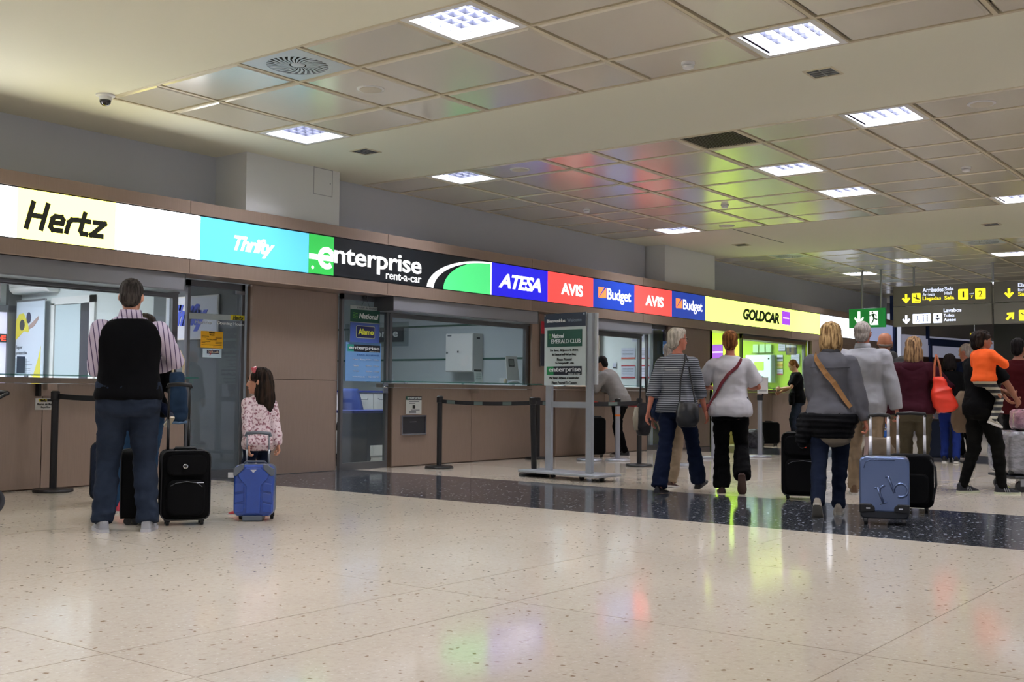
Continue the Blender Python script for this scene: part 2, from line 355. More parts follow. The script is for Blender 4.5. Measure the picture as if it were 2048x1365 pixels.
# swirl diffusers
vl = {(1, 14, 0): 'round swirl air diffuser in the near left ceiling field', (3, 7, 0): 'round swirl air diffuser near the upper right direction board', (3, 11, 0): 'round swirl air diffuser in the greenish rear ceiling', (3, 11, 6): 'faint round swirl diffuser far back above the exit sign'}
VM = mat('diffuser_enamel', 'C9D2DA', .3, spec=.6); firstv = None
for c, lab in vl.items():
    x0, x1, y0, y1 = holes[c]
    if firstv is None:
        t = firstv = thing('air_diffuser', lab, 'vent', (0, 0, CZ)); h = .335; R = .255
        q = MB(); n = 32
        o = [(h*max(-1, min(1, 1.42*math.cos(2*PI*k/n))), h*max(-1, min(1, 1.42*math.sin(2*PI*k/n)))) for k in range(n)]
        q.loft([[(x, y, 0) for x, y in o], [(R*math.cos(2*PI*k/n), R*math.sin(2*PI*k/n), -.004) for k in range(n)], [(R*math.cos(2*PI*k/n), R*math.sin(2*PI*k/n), .03) for k in range(n)]], cap=False)
        q.build('face_plate', VM, t)
        q = MB()
        for k in range(28):
            a = 2*PI*k/28; c0, s0 = math.cos(a), math.sin(a); P = []
            for rr, sw, wd in ((.07, 0, .004), (.16, .16, .010), (R, .36, .012)):
                ca, sa = math.cos(a+sw), math.sin(a+sw); P.append([(rr*ca-wd*sa, rr*sa+wd*ca, .0), (rr*ca+wd*sa, rr*sa-wd*ca, .0), (rr*ca+wd*sa, rr*sa-wd*ca, .003), (rr*ca-wd*sa, rr*sa+wd*ca, .003)])
            MB().loft(P).build('blade', VM, t)
        MB().ell((0, 0, .004), (.06, .06, .01)).build('hub', VM, t, smooth=True)
        MB().cyl((0, 0, .035), (0, 0, .09), .26, n=28).build('plenum', mat('plenum', '2A2720', .9), t)
    else:
        t = copy_tree(firstv); t['label'] = lab
    t.location = ((x0+x1)/2, (y0+y1)/2, CZ)
x0, x1, y0, y1 = holes[(2, 12, 0)]
t = thing('air_grille', 'dark slatted return air grille in the big ceiling field', 'vent', ((x0+x1)/2, (y0+y1)/2, CZ)); h = .335
q = MB()
for a, b, c, d in ((-h, -h, h, -.31), (-h, .31, h, h), (-h, -.31, -.31, .31), (.31, -.31, h, .31)): q.box((a, b, -.004), (c, d, .03))
q.build('frame', SEAM, t)
for k in range(20): MB().box((-.31, -.3+k*.031, .005), (.31, -.29+k*.031, .02)).build('slat', mat('dark_slat', '4E4A3C', .5), t)
MB().box((-.31, -.31, .03), (.31, .31, .04)).build('back', mat('plenum', '2A2720', .9), t)
# small downlights, speakers, detectors, camera
DARKG = mat('downlight_glass', '40454A', .15, metal=.6)
firstd = None
for lab, x, y in (('small square dark downlight by the white column at left', 8.83, 8.86), ('small square dark downlight near the top right lamp', 8.86, 3.53), ('small square dark downlight before the second white column', 18.33, 8.84), ('small square dark downlight in the far right plain ceiling', 18.28, 4.56)):
    if not firstd:
        t = firstd = thing('downlight', lab, 'ceiling light', (0, 0, 0)); q = MB()
        for a, b, c, d in ((-.13, -.13, .13, -.11), (-.13, .11, .13, .13), (-.13, -.11, -.11, .11), (.11, -.11, .13, .11)): q.box((a, b, -.006), (c, d, .003))
        q.build('frame', SEAM, t); MB().box((-.11, -.11, -.002), (.11, .11, .002)).build('reflector', DARKG, t)
        for k in (-.055, 0, .055): MB().box((k-.004, -.11, -.006), (k+.004, .11, -.002)).build('cross_blade', ALU, t)
        MB().box((-.11, -.004, -.006), (.11, .004, -.002)).build('cross_blade', ALU, t)
    else: t = copy_tree(firstd); t['label'] = lab
    t.location = (x, y, CZ-.001)
firsts = None
for lab, x, y in (('round ceiling speaker next to the swirl diffuser at left', 7.0, 6.97), ('round ceiling speaker at the right edge of the photo', 10.64, 2.73), ('round ceiling speaker in the bluish panel of mid ceiling', 10.62, 8.03), ('round ceiling speaker in the green lit far panels', 16.1, 8.02), ('round ceiling speaker over the green lit rear field', 21.3, 7.9)):
    if not firsts:
        t = firsts = thing('ceiling_speaker', lab, 'speaker', (0, 0, 0))
        MB().tube([(0, 0, .002), (0, 0, -.006), (0, 0, -.010)], [.125, .125, .105], 28).build('rim', WHITE, t); MB().cyl((0, 0, -.0105), (0, 0, -.013), .1, n=28).build('mesh_cover', mat('speaker_mesh', 'CFC8B8', .6, bump=.4, bscale=400), t)
    else: t = copy_tree(firsts); t['label'] = lab
    t.location = (x, y, CZ-.003)
firsts = None
for lab, x, y in (('smoke detector on the near ceiling panel at top right', 7.94, 4.3), ('pinkish smoke detector in the green lit ceiling', 14.27, 7.14), ('smoke detector on the brownish panel at far right', 13.52, 3.65), ('smoke detector above the thin brown fascia in mid photo', 13.49, 8.97), ('tiny smoke detector in the rear field left of the exit sign poles', 22.6, 8.84), ('tiny smoke detector in the rear field right of the exit sign poles', 22.71, 8.0)):
    if not firsts:
        t = firsts = thing('smoke_detector', lab, 'smoke detector', (0, 0, 0))
        MB().tube([(0, 0, .002), (0, 0, -.02), (0, 0, -.024)], [.055, .055, .045], 24).build('base', WHITE, t)
        MB().tube([(0, 0, -.024), (0, 0, -.03)], [.032, .032], 20).build('neck', BLK, t)
        MB().tube([(0, 0, -.03), (0, 0, -.05), (0, 0, -.058)], [.046, .043, .025], 24).build('cap', WHITE, t)
    else: t = copy_tree(firsts); t['label'] = lab
    t.location = (x, y, CZ-.003)
t = thing('security_camera', 'small black dome security camera under the left ceiling corner', 'camera', (5.73, 9.11, CZ))
MB().tube([(0, 0, 0), (0, 0, -.012), (0, 0, -.02)], [.085, .085, .07], 28).build('mount', WHITE, t)
q = MB(); q.tube([(0, 0, -.02), (0, 0, -.05)], [.055, .055], 24, 0); q.build('housing', WHITE, t)
MB().ell((0, 0, -.055), (.052, .052, .05), nu=24, nv=14).build('dome', mat('dome', '050506', .06, coat=1), t, smooth=True)
tag(MB().box((16.0, 8.5, CZ-.004), (18.0, 8.515, CZ+.0)).build('ceiling_slot', BLK, loc=(.5, -.4, 0)), 'thin dark slot in the plain ceiling near the second column', 'vent')
# ---------------------------------------------------------------- upper walls and columns
wb = MB(); wb.box((-14, 10.52, 2.9), (8.06, 10.7, CZ+.1)); wb.box((9.5, 10.36, 2.9), (17.5, 10.7, CZ+.1)); wb.box((19.3, 10.36, 2.9), (30.5, 10.7, CZ+.1))
wall = wb.build('wall_back', WALL, kind='structure')
LITCOL = mat('lit_column_paint', 'DCDEDC', .75)  # wall paint made lighter: the light on the column fronts is in the colour
MB().box((8.06, 9.97, 2.9), (9.5, 10.7, CZ+.05)).build('column', LITCOL, wall)
MB().box((17.55, 9.97, 2.9), (19.5, 10.7, CZ+.05)).build('column', LITCOL, wall)
ah = thing('access_hatch', 'thin framed inspection hatch on the first white column', 'hatch', (9.07, 9.97, 3.37))
q = MB(); q.box((0, -.004, 0), (.31, 0, .008)); q.box((0, -.004, .322), (.31, 0, .33)); q.box((0, -.004, .008), (.008, 0, .322)); q.box((.302, -.004, .008), (.31, 0, .322)); q.build('frame', mat('hatch_edge', 'A6A8AA', .6), ah)
MB().box((.01, -.002, .01), (.3, 0, .32)).build('door', mat('lit_column_paint', 'DCDEDC', .75), ah); MB().cyl((.27, -.002, .16), (.27, -.008, .16), .007, n=12).build('lock', ALU, ah)
# ---------------------------------------------------------------- fascia
FY = 9.90; fas = thing('sign_fascia', 'long taupe metal fascia band carrying the row of backlit signs', 'fascia', (0, FY, 0))
SX = [-1.9, 1.16, 4.21, 7.27, 10.3, 13.42, 16.67, 19.85, 23.0, 26.1, 29.9]
for a, b in zip(SX, SX[1:]):
    MB().box((a+.004, 0, 2.885), (b-.004, .03, 3.02)).build('upper_panel', BROWN, fas); MB().box((a+.004, 0, 2.24), (b-.004, .03, 2.39)).build('lower_panel', BROWN, fas)
    MB().box((a+.004, .03, 2.24), (b-.004, .42, 2.25)).build('soffit_panel', BROWN, fas); MB().box((a+.004, .03, 3.01), (b-.004, .62 if b < 9 or b > 16.8 and b < 20 else .45, 3.02)).build('top_panel', BROWN, fas)
MB().box((-1.9, -.006, 2.236), (29.9, .0, 2.248)).build('lower_lip', mat('lip_metal', 'B09A88', .3, metal=.5), fas)
MB().box((-1.9, .2, 2.25), (29.9, .24, 3.0)).build('back_plate', BROWND, fas)
MB().box((-1.9, .012, 2.388), (29.9, .02, 2.4)).build('sign_rail', BLK, fas); MB().box((-1.9, .012, 2.872), (29.9, .02, 2.884)).build('sign_rail', BLK, fas)
SZ0, SZ1 = 2.402, 2.87
def sign(label, x0, x1, col, strength, group=None):
    t = thing('backlit_sign', label, 'sign', (x0, FY+.004, SZ0)); W = x1-x0
    MB().box((.002, 0, 0), (W-.002, .012, SZ1-SZ0)).build('light_panel', E_('sign_'+col+str(strength), col, strength, .25), t)
    MB().box((.01, .014, .01), (W-.01, .19, SZ1-SZ0-.01)).build('box', ALU, t)
    return t, W
H_ = SZ1-SZ0
WE = E_('white_letter_glow', 'FFFFFF', 1.08); WE2 = E_('white_letter_strong', 'FFFFFF', 2.6)
DK = mat('dark_letter', '23261C', .5); YE = mat('letter_halo', 'D8D040', .5, emit=.9)
# far left white end, hertz yellow-white
t, W = sign('plain glowing white sign left of the pale yellow one', 3.1, 5.35, 'FFFFFF', 9.0)
t, W = sign('pale yellow glowing sign with large dark slanted lettering', 5.35, 6.38, 'FFF46A', 5.5)
def hz(t, x0, x1, z0, z1, m, y=-.001, name='lettering'):
    """slanted condensed capital and lower case letters drawn as strokes"""
    W = x1-x0; H = z1-z0; s = .17; big = H > .2; Q = [MB() for _ in range(5)] if big else [MB()]*5; cur = [0]
    def P(a, b): return (x0+(a+s*b*.55)*W/1.09, z0+b*H)
    def st(pts, wd=.058):
        for (a, b), (c, d) in zip(pts, pts[1:]):
            p, r = V(P(a, b)), V(P(c, d)); dd = (r-p); 
            if dd.length == 0: continue
            nn = V(-dd.y, dd.x).normalized()*wd*W*.5; dd = dd.normalized()*wd*W*.42
            p = p-dd; r = r+dd
            Q[cur[0]].poly([(p.x+nn.x, p.y+nn.y), (p.x-nn.x, p.y-nn.y), (r.x-nn.x, r.y-nn.y), (r.x+nn.x, r.y+nn.y)], y-.004-.00003*len(Q[cur[0]].v), y)
    st([(.03, .15), (.03, 1)]); st([(.22, .15), (.22, 1)]); st([(.03, .57), (.22, .57)])
    cur[0] = 1; st([(.33, .42), (.47, .42), (.47, .55), (.44, .64), (.36, .64), (.33, .55), (.33, .26), (.37, .16), (.48, .16)])
    cur[0] = 2; st([(.555, .15), (.555, .50), (.585, .60), (.65, .62)]); cur[0] = 3; st([(.735, .88), (.735, .26), (.765, .16), (.83, .15)]); st([(.695, .62), (.82, .62)])
    cur[0] = 4; st([(.895, .62), (1.045, .62), (.895, .15), (1.045, .15)])
    for q in (Q if big else Q[:1]): q.build('letter' if big else name, m, t)
hz(t, .06, .90, .07, .345, DK)
t, W = sign('plain overbright white sign between the yellow and the sky blue ones', 6.38, 7.40, 'FFFFFF', 9.0)
t, W = sign('sky blue glowing sign with small white slanted lettering', 7.40, 8.955, '5CC2DC', 1.05)
text('Thrifty', .45, 1.03, .10, .32, -.001, WE, t, bold=.03, shear=.35, sp=.9)
t, W = sign('black and green glowing sign with white lettering and a curved road', 8.955, 12.44, '0E1318', .35)
GRN = E_('green_glow', '34B84E', .95); GR2 = E_('green_glow_pale', '4FDC7E', 1.0)
MB().box((0, -.004, 0), (.40, 0, H_)).build('green_square', GRN, t)
def ent(t, x0, x1, z0, z1, y, m):
    """green square and white wordmark: the first letter carries a bar to the left"""
    W = x1-x0; H = z1-z0; q = MB(); c = (x0+.165*W, z0+.43*H); R = .22*H; wd = .07*H
    pts = [(c[0]+R*1.05, c[1])]+[(c[0]+R*1.05*math.cos(math.radians(a)), c[1]+R*math.sin(math.radians(a))) for a in range(12, 320, 20)]
    def seg(p, r):
        p, r = V(p), V(r); dd = r-p; nn = V(-dd.y, dd.x).normalized()*wd; q.poly([(p.x+nn.x, p.y+nn.y), (p.x-nn.x, p.y-nn.y), (r.x-nn.x, r.y-nn.y), (r.x+nn.x, r.y+nn.y)], y-.005, y)
    for p, r in zip(pts[1:], pts[2:]): seg(p, r)
    seg((x0, c[1]), (c[0]+R*1.1, c[1])); q.build('lettering', m, t)
ent(t, 0, 1.7, 0, H_, -.005, WE)
text('nterprise', .405, 1.98, .085, .375, -.006, WE, t, bold=.016, sp=.97)
text('rent-a-car', 1.31, 1.98, .04, .125, -.006, WE, t, bold=.005)
def arc(cx, cz, rx, rz, a0, a1, n=20): return [(cx+rx*math.cos(math.radians(a0+(a1-a0)*i/n)), cz+rz*math.sin(math.radians(a0+(a1-a0)*i/n))) for i in range(n+1)]
xe = W-.03
q = MB(); A = arc(xe, 0, 1.02, H_-.02, 180, 90)
for p, r in zip(A, A[1:]): q.poly([(p[0], 0), (p[0], p[1]), (r[0], r[1]), (r[0], 0)], -.005, -.001)
q.build('green_hill', GR2, t)
q = MB(); A = arc(xe+.02, -.02, 1.38, H_+.015, 177, 90); B = arc(xe+.02, -.02, 1.25, H_-.01, 178, 90)
for a, b, c, d in zip(A, A[1:], B, B[1:]): q.poly([(a[0], max(0, a[1])), (c[0], max(0, c[1])), (d[0], d[1]), (b[0], b[1])], -.006, -.001)
q.build('white_road', WE, t)
MB().box((xe, -.005, 0), (W, 0, H_)).build('white_edge', WE, t)
MB().cyl((.06, -.005, .07), (.06, -.008, .07), .02, n=14).build('mark', WE, t)
t, W = sign('deep blue glowing sign with slanted white capitals', 12.44, 13.83, '2622D8', 1.0)
text('ATESA', .16, 1.21, .12, .335, -.001, WE, t, bold=.03, shear=.3, sp=.86)
RED = 'F0504C'
def avis(x0, x1, lab):
    t, W = sign(lab, x0, x1, RED, 1.05); text('AVIS', W*.28, W*.76, .14, .325, -.001, WE, t, bold=.03, sp=.95)
def budget(x0, x1, lab):
    t, W = sign(lab, x0, x1, '1F3FA8', .85); OR = E_('orange_glow', 'F58A4A', 1.0)
    a, b = W*.115, W*.30; q = MB(); q.poly([(a, .345), (a, .17), (b-.06, .345)], -.005, -.001); q.poly([(a+.01, .165), (b, .345), (b, .175)], -.005, -.001); q.build('arrow_mark', OR, t)
    text('Budget', W*.325, W*.905, .10, .345, -.001, WE, t, bold=.012, sp=.95)
avis(13.83, 15.10, 'red glowing sign with white capitals, the left one of two')
budget(15.10, 16.39, 'blue glowing sign with orange mark, between the two red signs')
avis(16.39, 17.69, 'red glowing sign with white capitals, the right one of two')
budget(17.69, 18.98, 'blue glowing sign with orange mark, next to the lime one')
t, W = sign('lime yellow glowing sign with dark slanted capitals and purple square', 18.98, 24.62, 'DFFA74', 1.9)
text('GOLDCAR', 1.62, 3.38, .115, .35, -.001, mat('dark_green_letter', '22330A', .5), t, bold=.05, shear=.2, sp=.95)
MB().box((3.52, -.004, .12), (3.93, 0, .41)).build('purple_square', E_('purple_glow', 'A44BE0', 1.0), t)
text('GOLDCAR', 3.57, 3.88, .25, .28, -.005, WE, t, bold=.02)
t, W = sign('plain bluish white glowing sign left of the green exit sign', 24.62, 26.9, 'EDF2FF', 1.7)
t, W = sign('dim lilac sign panel behind the green exit sign', 26.9, 29.6, 'A9B4DA', .55)
# ---------------------------------------------------------------- shop fronts under the fascia
shell = MB()
shell.box((-3, 15.6, 0), (26, 15.75, 2.9), 0)
shell.box((8.5, 10.42, 0), (8.6, 12.3, 2.75), 1); shell.box((8.5, 12.3, 0), (8.6, 15.6, 2.75), 0)
shell.box((-3.1, 10.5, 0), (-3, 15.6, 2.75), 0)
shell.box((14.0, 10.3, 0), (14.1, 15.6, 2.75), 2); shell.box((17.3, 10.12, 0), (17.4, 15.6, 2.75), 0)
shell.box((19.45, 10.05, 0), (19.55, 15.6, 2.75), 3); shell.box((24.0, 10.0, 0), (24.1, 15.6, 2.75), 3); shell.box((19.55, 15.55, 0), (24.0, 15.6, 2.75), 3)
pw = shell.build('wall_offices', [OFFW, OFFG, OFFE, LIME], kind='structure')
GREENS = mat('green_stripe', '0E4B3C', .5)
for z in (1.53, 2.09): MB().box((13.992, 10.35, z), (14.0, 15.55, z+.03)).build('wall_stripe', GREENS, pw)
MB().box((-3, 10.42, 2.72), (26, 15.7, 2.86)).build('ceiling_offices', mat('office_ceiling', 'D8DCDA', .8), kind='structure')
# lamps in the office ceilings
def oline(lab, x, y, sx, sy, s):
    t = thing('office_light', lab, 'ceiling light', (x, y, 2.715), 0)
    MB().box((-sx, -sy, -.03), (sx, sy, 0)).build('housing', WHITE, t); MB().box((-sx+.02, -sy+.02, -.034), (sx-.02, sy-.02, -.028)).build('diffuser', E_('office_glow%s' % s, 'F2F8FF', s), t)
oline('ceiling light inside the left office behind the man', 5.2, 12.6, .6, .6, 24); oline('rear ceiling light inside the left office', 6.6, 14.4, .6, .6, 22)
oline('ceiling light in the dim office with the key cabinet', 11.6, 11.3, .5, .5, 24); oline('ceiling light over the white poster wall office', 15.7, 12.0, .6, .6, 24); oline('ceiling light in the lime walled office', 21.9, 11.9, .8, .8, 45)
def panels(name, lab, x0, x1, y, zs, th=.04, seams=(), cat='wall panel'):
    t = thing(name, lab, cat, (x0, y, 0)); xs = [x0]+list(seams)+[x1]
    for a, b in zip(xs, xs[1:]):
        for z0, z1 in zip(zs, zs[1:]): MB().box((a-x0+.003, 0, z0+.004), (b-x0-.003, th, z1-.002)).build('panel', BROWN, t, bevel=.003)
    MB().box((.01, th, .01), (x1-x0-.01, th+.06, zs[-1]-.01)).build('back_frame', BROWND, t)
    return t
panels('wall_panel', 'taupe wall panel pair behind the girl with the blue case', 8.45, 9.83, 10.30, (0, 1.135, 2.24))
panels('wall_panel', 'taupe wall panel pair right of the white haired woman', 17.82, 19.56, 10.05, (0, 1.135, 2.24))
panels('wall_panel', 'narrow taupe pilaster behind the grey display board', 13.84, 14.3, 10.2, (0, 1.12, 2.24))
panels('wall_panel', 'narrow taupe pilaster right of the lime window', 24.12, 24.75, 9.9, (0, 2.24))
panels('wall_panel', 'far taupe wall panels behind the grey haired couple', 25.9, 29.9, 9.95, (0, 1.13, 2.24), seams=(27.2, 28.5))
def counter(lab, x0, x1, y, seams, gx0=None, gx1=None, gy=.2, dep=.55):
    t = thing('service_counter', lab, 'counter', (x0, y, 0)); xs = [x0]+list(seams)+[x1]; W = x1-x0
    for a, b in zip(xs, xs[1:]): MB().box((a-x0+.003, 0, .012), (b-x0-.003, .03, 1.05)).build('front_panel', BROWN, t, bevel=.003)
    MB().box((.0, .03, .0), (W, dep, 1.05)).build('body', BROWND, t)
    MB().box((0, -.02, 1.055), (W, min(.6, dep+.15), 1.11)).build('worktop', BROWN, t, bevel=.004)
    a = (gx0 if gx0 is not None else x0)-x0; b = (gx1 if gx1 is not None else x1)-x0
    MB().box((a, -gy, 1.125), (b, .35, 1.14)).build('glass_ledge', GEDGE, t)
    for k in range(int(W/1.2)+1): MB().cyl((.3+k*1.2, .05, 1.11), (.3+k*1.2, .05, 1.126), .02, n=14).build('ledge_spacer', CHROME, t)
    for a in [s-x0 for s in seams]: MB().box((a-.05, -.17, .99), (a+.05, -.02, 1.05)).build('ledge_bracket', BROWN, t)
    return t
counter('taupe counter of the left office with green edged glass ledge', -2.9, 7.63, 10.42, (-1.2, .6, 2.4, 4.15, 5.95), gx1=7.66)
counter('taupe counter with chrome framed slot, behind the rope posts', 10.74, 13.84, 10.20, (12.38,), gx0=10.6, dep=.16)
counter('taupe counter the grey jacketed person leans over', 14.3, 17.09, 10.06, (15.7,))
counter('taupe counter of the lime coloured office', 20.7, 23.97, 9.92, (22.0,), gy=.12)
def window(n, x0, x1, y, zt, parent=None):
    q = MB(); q.box((x0, y, 1.12), (x0+.05, y+.06, zt)); q.box((x1-.07, y, 1.12), (x1, y+.06, zt)); q.box((x0, y, zt), (x1, y+.06, zt+.11))
    q.box((x0, y-.02, zt+.05), (x1, y, zt+.11))
    f = q.build('window_%d' % n, ALUD, kind='structure')
    MB().box((x0+.05, y+.03, 1.13), (x1-.07, y+.036, zt)).build('pane', GLASS, f); MB().box((x0, y-.01, 2.14), (x1, y+.3, 2.24)).build('head_rail', BROWND, f)
    return f
window(1, -2.9, 7.55, 10.47, 2.02); window(2, 10.74, 13.84, 10.27, 1.99); window(3, 14.3, 17.0, 10.12, 1.97); window(4, 20.75, 24.0, 10.0, 2.15)
def shutter(lab, x0, x1):
    t = thing('shutter_box', lab, 'shutter box', (x0, FY+.03, 2.05)); W = x1-x0
    MB().box((0, 0, .008), (W, .34, .185)).build('casing', SHUT, t, bevel=.006)
    MB().box((0, .0, 0), (W, .34, .007)).build('bottom_trim', ALU, t); MB().box((-.006, -.002, .0), (0, .342, .187)).build('end_cap', ALUD, t); MB().box((W, -.002, .0), (W+.006, .342, .187)).build('end_cap', ALUD, t)
    MB().box((.05, .35, -.03), (W-.05, .37, .05)).build('curtain_edge', ALUD, t)
shutter('long grey roller shutter box over the left office window', -2.8, 7.24); shutter('grey roller shutter box over the window with the key cabinet', 10.45, 13.62); shutter('grey roller shutter box behind the display board top', 14.4, 17.03)
# glass doors
def door(n, x0, x1, y, g):
    q = MB(); q.box((x0, y, 0), (x0+.04, y+.05, 2.24)); q.box((x1-.04, y, 0), (x1, y+.05, 2.24)); q.box((x0, y, 2.17), (x1, y+.05, 2.24)); q.box((x0+.04, y, 0), (x1-.04, y+.05, .09))
    f = q.build('door_%d' % n, ALUD, kind='structure'); MB().box((x0+.04, y+.02, .09), (x1-.04, y+.028, 2.17)).build('glass_leaf', g, f)
    return f
d1 = door(1, 7.64, 8.44, 10.42, GLASSD); d2 = door(2, 9.84, 10.70, 10.25, GLASS); d3 = door(3, 17.12, 17.80, 10.08, GLASS); d4 = door(4, 24.78, 25.88, 9.95, GLASSD)
MB().tube([(10.64, 10.25, 1.06), (10.64, 10.19, 1.06), (10.54, 10.19, 1.06)], .012, 10).build('door_handle', CHROME, d2, smooth=True)
MB().box((10.6, 10.23, .98), (10.68, 10.25, 1.14)).build('lock_plate', CHROME, d2)
MB().box((8.3, 10.405, 2.12), (8.43, 10.42, 2.16)).build('hinge', ALU, d1)
# ---- things on door 1
FROST = glass('frosted_strip', 'C9D6D8', .75, .3)
t = thing('door_strip', 'frosted horizontal strip with yellow end tag on the left glass door', 'sticker', (7.66, 10.415, 1.80))
MB().poly([(0, -.005), (.77, .015), (.77, .075), (0, .065)], -.003, 0).build('strip', FROST, t)
YEL = mat('sign_yellow', 'E3D52A', .5); TXT = mat('black_print', '14140F', .6); WTX = mat('white_print', 'E8ECEC', .6)
MB().box((.57, -.005, .018), (.77, -.003, .075)).build('tag', YEL, t); hz(t, .60, .74, .012, .068, TXT, -.006)
text('Horario', .08, .30, -.05, -.015, -.004, WTX, t); text('Opening Hours', .38, .76, -.055, -.01, -.004, WTX, t)
t = thing('notice', 'amber opening hours notice stuck on the left glass door', 'sign', (7.82, 10.413, 1.48)); AMB = mat('amber_card', 'E6AC14', .5)
MB().box((0, -.003, 0), (.305, 0, .19)).build('card', AMB, t)
text('Hertz', .11, .19, .165, .185, -.003, TXT, t, bold=.03, shear=.2); text('Horario', .12, .185, .142, .157, -.003, TXT, t)
text('Opening hours', .075, .22, .088, .104, -.003, TXT, t)
for i, (a, b, z) in enumerate(((.01, .11, .128), (.01, .07, .116), (.2, .29, .124), (.2, .29, .111), (.01, .13, .07), (.01, .06, .056), (.2, .29, .066), (.2, .29, .05), (.01, .29, .03), (.17, .29, .012))): MB().box((a, -.0035, z), (b, -.003, z+.005)).build('print_line', TXT, t)
t = thing('notice', 'pale card with blue and red logo below the amber notice', 'sign', (7.85, 10.413, 1.37)); MB().box((0, -.003, 0), (.26, 0, .1)).build('card', mat('pale_card', 'BFD3DA', .5), t)
q = MB(); q.poly([(.055, .045), (.225, .045), (.225, .085), (.055, .085)], -.005, -.003); q.build('blue_bar', mat('logo_navy', '1A2348', .5), t)
q = MB(); q.poly([(.09, .015), (.12, .05), (.105, .05), (.14, .1), (.085, .05), (.1, .05)], -.007, -.005); q.build('red_bolt', mat('logo_red', 'A8202C', .5), t); text('DOLLAR', .065, .215, .053, .077, -.006, mat('cream_print', 'D8C8A8', .5), t, bold=.02)
# ---- inside the left office (things on the partition face -x: rotz -90)
R90 = -PI/2
t = thing('framed_sign', 'white framed wall sign with bold slanted blue lettering', 'sign', (8.49, 12.0, 1.62), R90)
MB().box((0, -.02, 0), (1.05, 0, .54)).build('frame', WHITE, t, bevel=.005); MB().box((.02, -.024, .02), (1.03, -.02, .52)).build('board', mat('board_white', 'DCE2F0', .4), t)
BLUE = mat('bright_blue_print', '1F4FE0', .5); text('Thrifty', .10, .86, .10, .44, -.024, BLUE, t, bold=.06, shear=.35, sp=.85)
t = thing('roll_up_banner', 'white roll up banner with a figure in a yellow shirt', 'banner', (8.4, 15.46, .98), R90)
MB().box((0, -.01, .03), (.75, 0, 1.27)).build('sheet', mat('banner_white', 'CBD6E2', .5), t); MB().box((-.01, -.02, 1.265), (.77, .01, 1.29)).build('top_rail', ALU, t); MB().box((-.01, -.05, -.98), (.77, .05, -.9)).build('cassette', ALU, t); MB().box((.36, 0, -.9), (.38, .02, 1.27)).build('support_pole', ALU, t)
MB().box((0, -.009, -.9), (.75, -.001, .03)).build('lower_sheet', mat('banner_white', 'CBD6E2', .5), t)
YB = mat('banner_yellow', 'DDD22E', .5)
q = MB(); q.poly([(0, .72), (0, 1.0), (.08, 1.09), (.2, 1.10), (.3, .98), (.36, .86), (.34, .82), (.22, .84)], -.013, -.01); q.poly([(.40, 0), (.62, .45), (.68, .62), (.68, 0)], -.013, -.01); q.build('yellow_print', YB, t)
q = MB(); q.poly([(.34, .86), (.36, .92), (.55, 1.02), (.6, 1.05), (.6, 1.0), (.48, .9)], -.014, -.01); q.build('arm_print', mat('skin_print', 'A98F84', .6), t); MB().poly(arc(.34, 1.03, .06, .08, 0, 340, 14), -.015, -.01).build('head_print', mat('navy_print', '2A2D4C', .6), t)
MB().poly(arc(.17, .93, .07, .08, 0, 340, 12), -.016, -.01).build('badge_print', mat('dark_letter', '23261C', .5), t)
GT = mat('grey_print', '6A7076', .6); text('Super', .02, .19, .575, .64, -.012, GT, t); text('protección.', .02, .33, .49, .555, -.012, GT, t); text('Hertz', .46, .60, .03, .09, -.014, TXT, t, bold=.02, shear=.2)
for z, b in ((.40, .4), (.36, .46), (.30, .42), (.27, .42), (.24, .42), (.18, .36), (.15, .33), (.09, .36)): MB().box((.02, -.012, z), (b, -.01, z+.006)).build('print_line', GT, t)
dr = MB(); dr.box((8.47, 14.6, 0), (8.5, 14.68, 2.2)); dr.box((8.47, 13.6, 0), (8.5, 13.72, 2.28)); dr.box((8.47, 13.6, 2.18), (8.5, 14.68, 2.28)); drf = dr.build('door_5', WHITE, kind='structure')
MB().box((8.478, 13.95, 0), (8.498, 14.58, 2.17)).build('leaf', mat('door_white', 'BFCED2', .5), drf, bevel=.003); MB().box((8.48, 13.72, 0), (8.499, 13.94, 2.17)).build('dark_gap', BLK, drf)
MB().tube([(8.478, 14.03, 1.12), (8.43, 14.03, 1.12), (8.43, 14.14, 1.12)], .011, 8).build('door_handle', CHROME, drf)
t = thing('air_conditioner', 'white wall mounted air conditioner above the banner', 'air conditioner', (8.49, 15.5, 2.36), R90)
q = MB(); q.loft([[(x, y, z) for y, z in ((0, 0), (-.14, .0), (-.2, .05), (-.21, .18), (-.16, .27), (0, .28))] for x in (0, .03, .95, .98)]); q.build('casing', WHITE, t, bevel=.01); MB().box((.06, -.17, -.006), (.9, -.06, 0)).build('outlet_flap', mat('flap_grey', '9AA4A4', .5), t)
for k in range(3): MB().box((.05, -.213, .09+k*.05), (.93, -.207, .092+k*.05)).build('groove', GT, t)
wf = MB(); wf.box((3.0, 15.52, .9), (9.0-.55, 15.6, 1.05)); wf.box((3.0, 15.52, 2.1), (8.45, 15.6, 2.2)); wf.box((8.30, 15.52, 0), (8.49, 15.6, 2.72)); w5 = wf.build('window_5', ALUD, kind='structure')
MB().box((3.0, 15.56, 1.05), (8.3, 15.57, 2.1)).build('pane', mat('bright_outdoors', 'DCD8F4', .5, emit=.9), w5)
t = thing('led_display', 'red scrolling LED display seen through the left office window', 'display', (7.6, 15.5, 1.66)); MB().box((0, 0, 0), (.68, .03, .12)).build('housing', BLK, t); text('S DE', .36, .66, .02, .10, -.001, E_('led_red', 'FF3A18', 2.5), t, bold=.02)
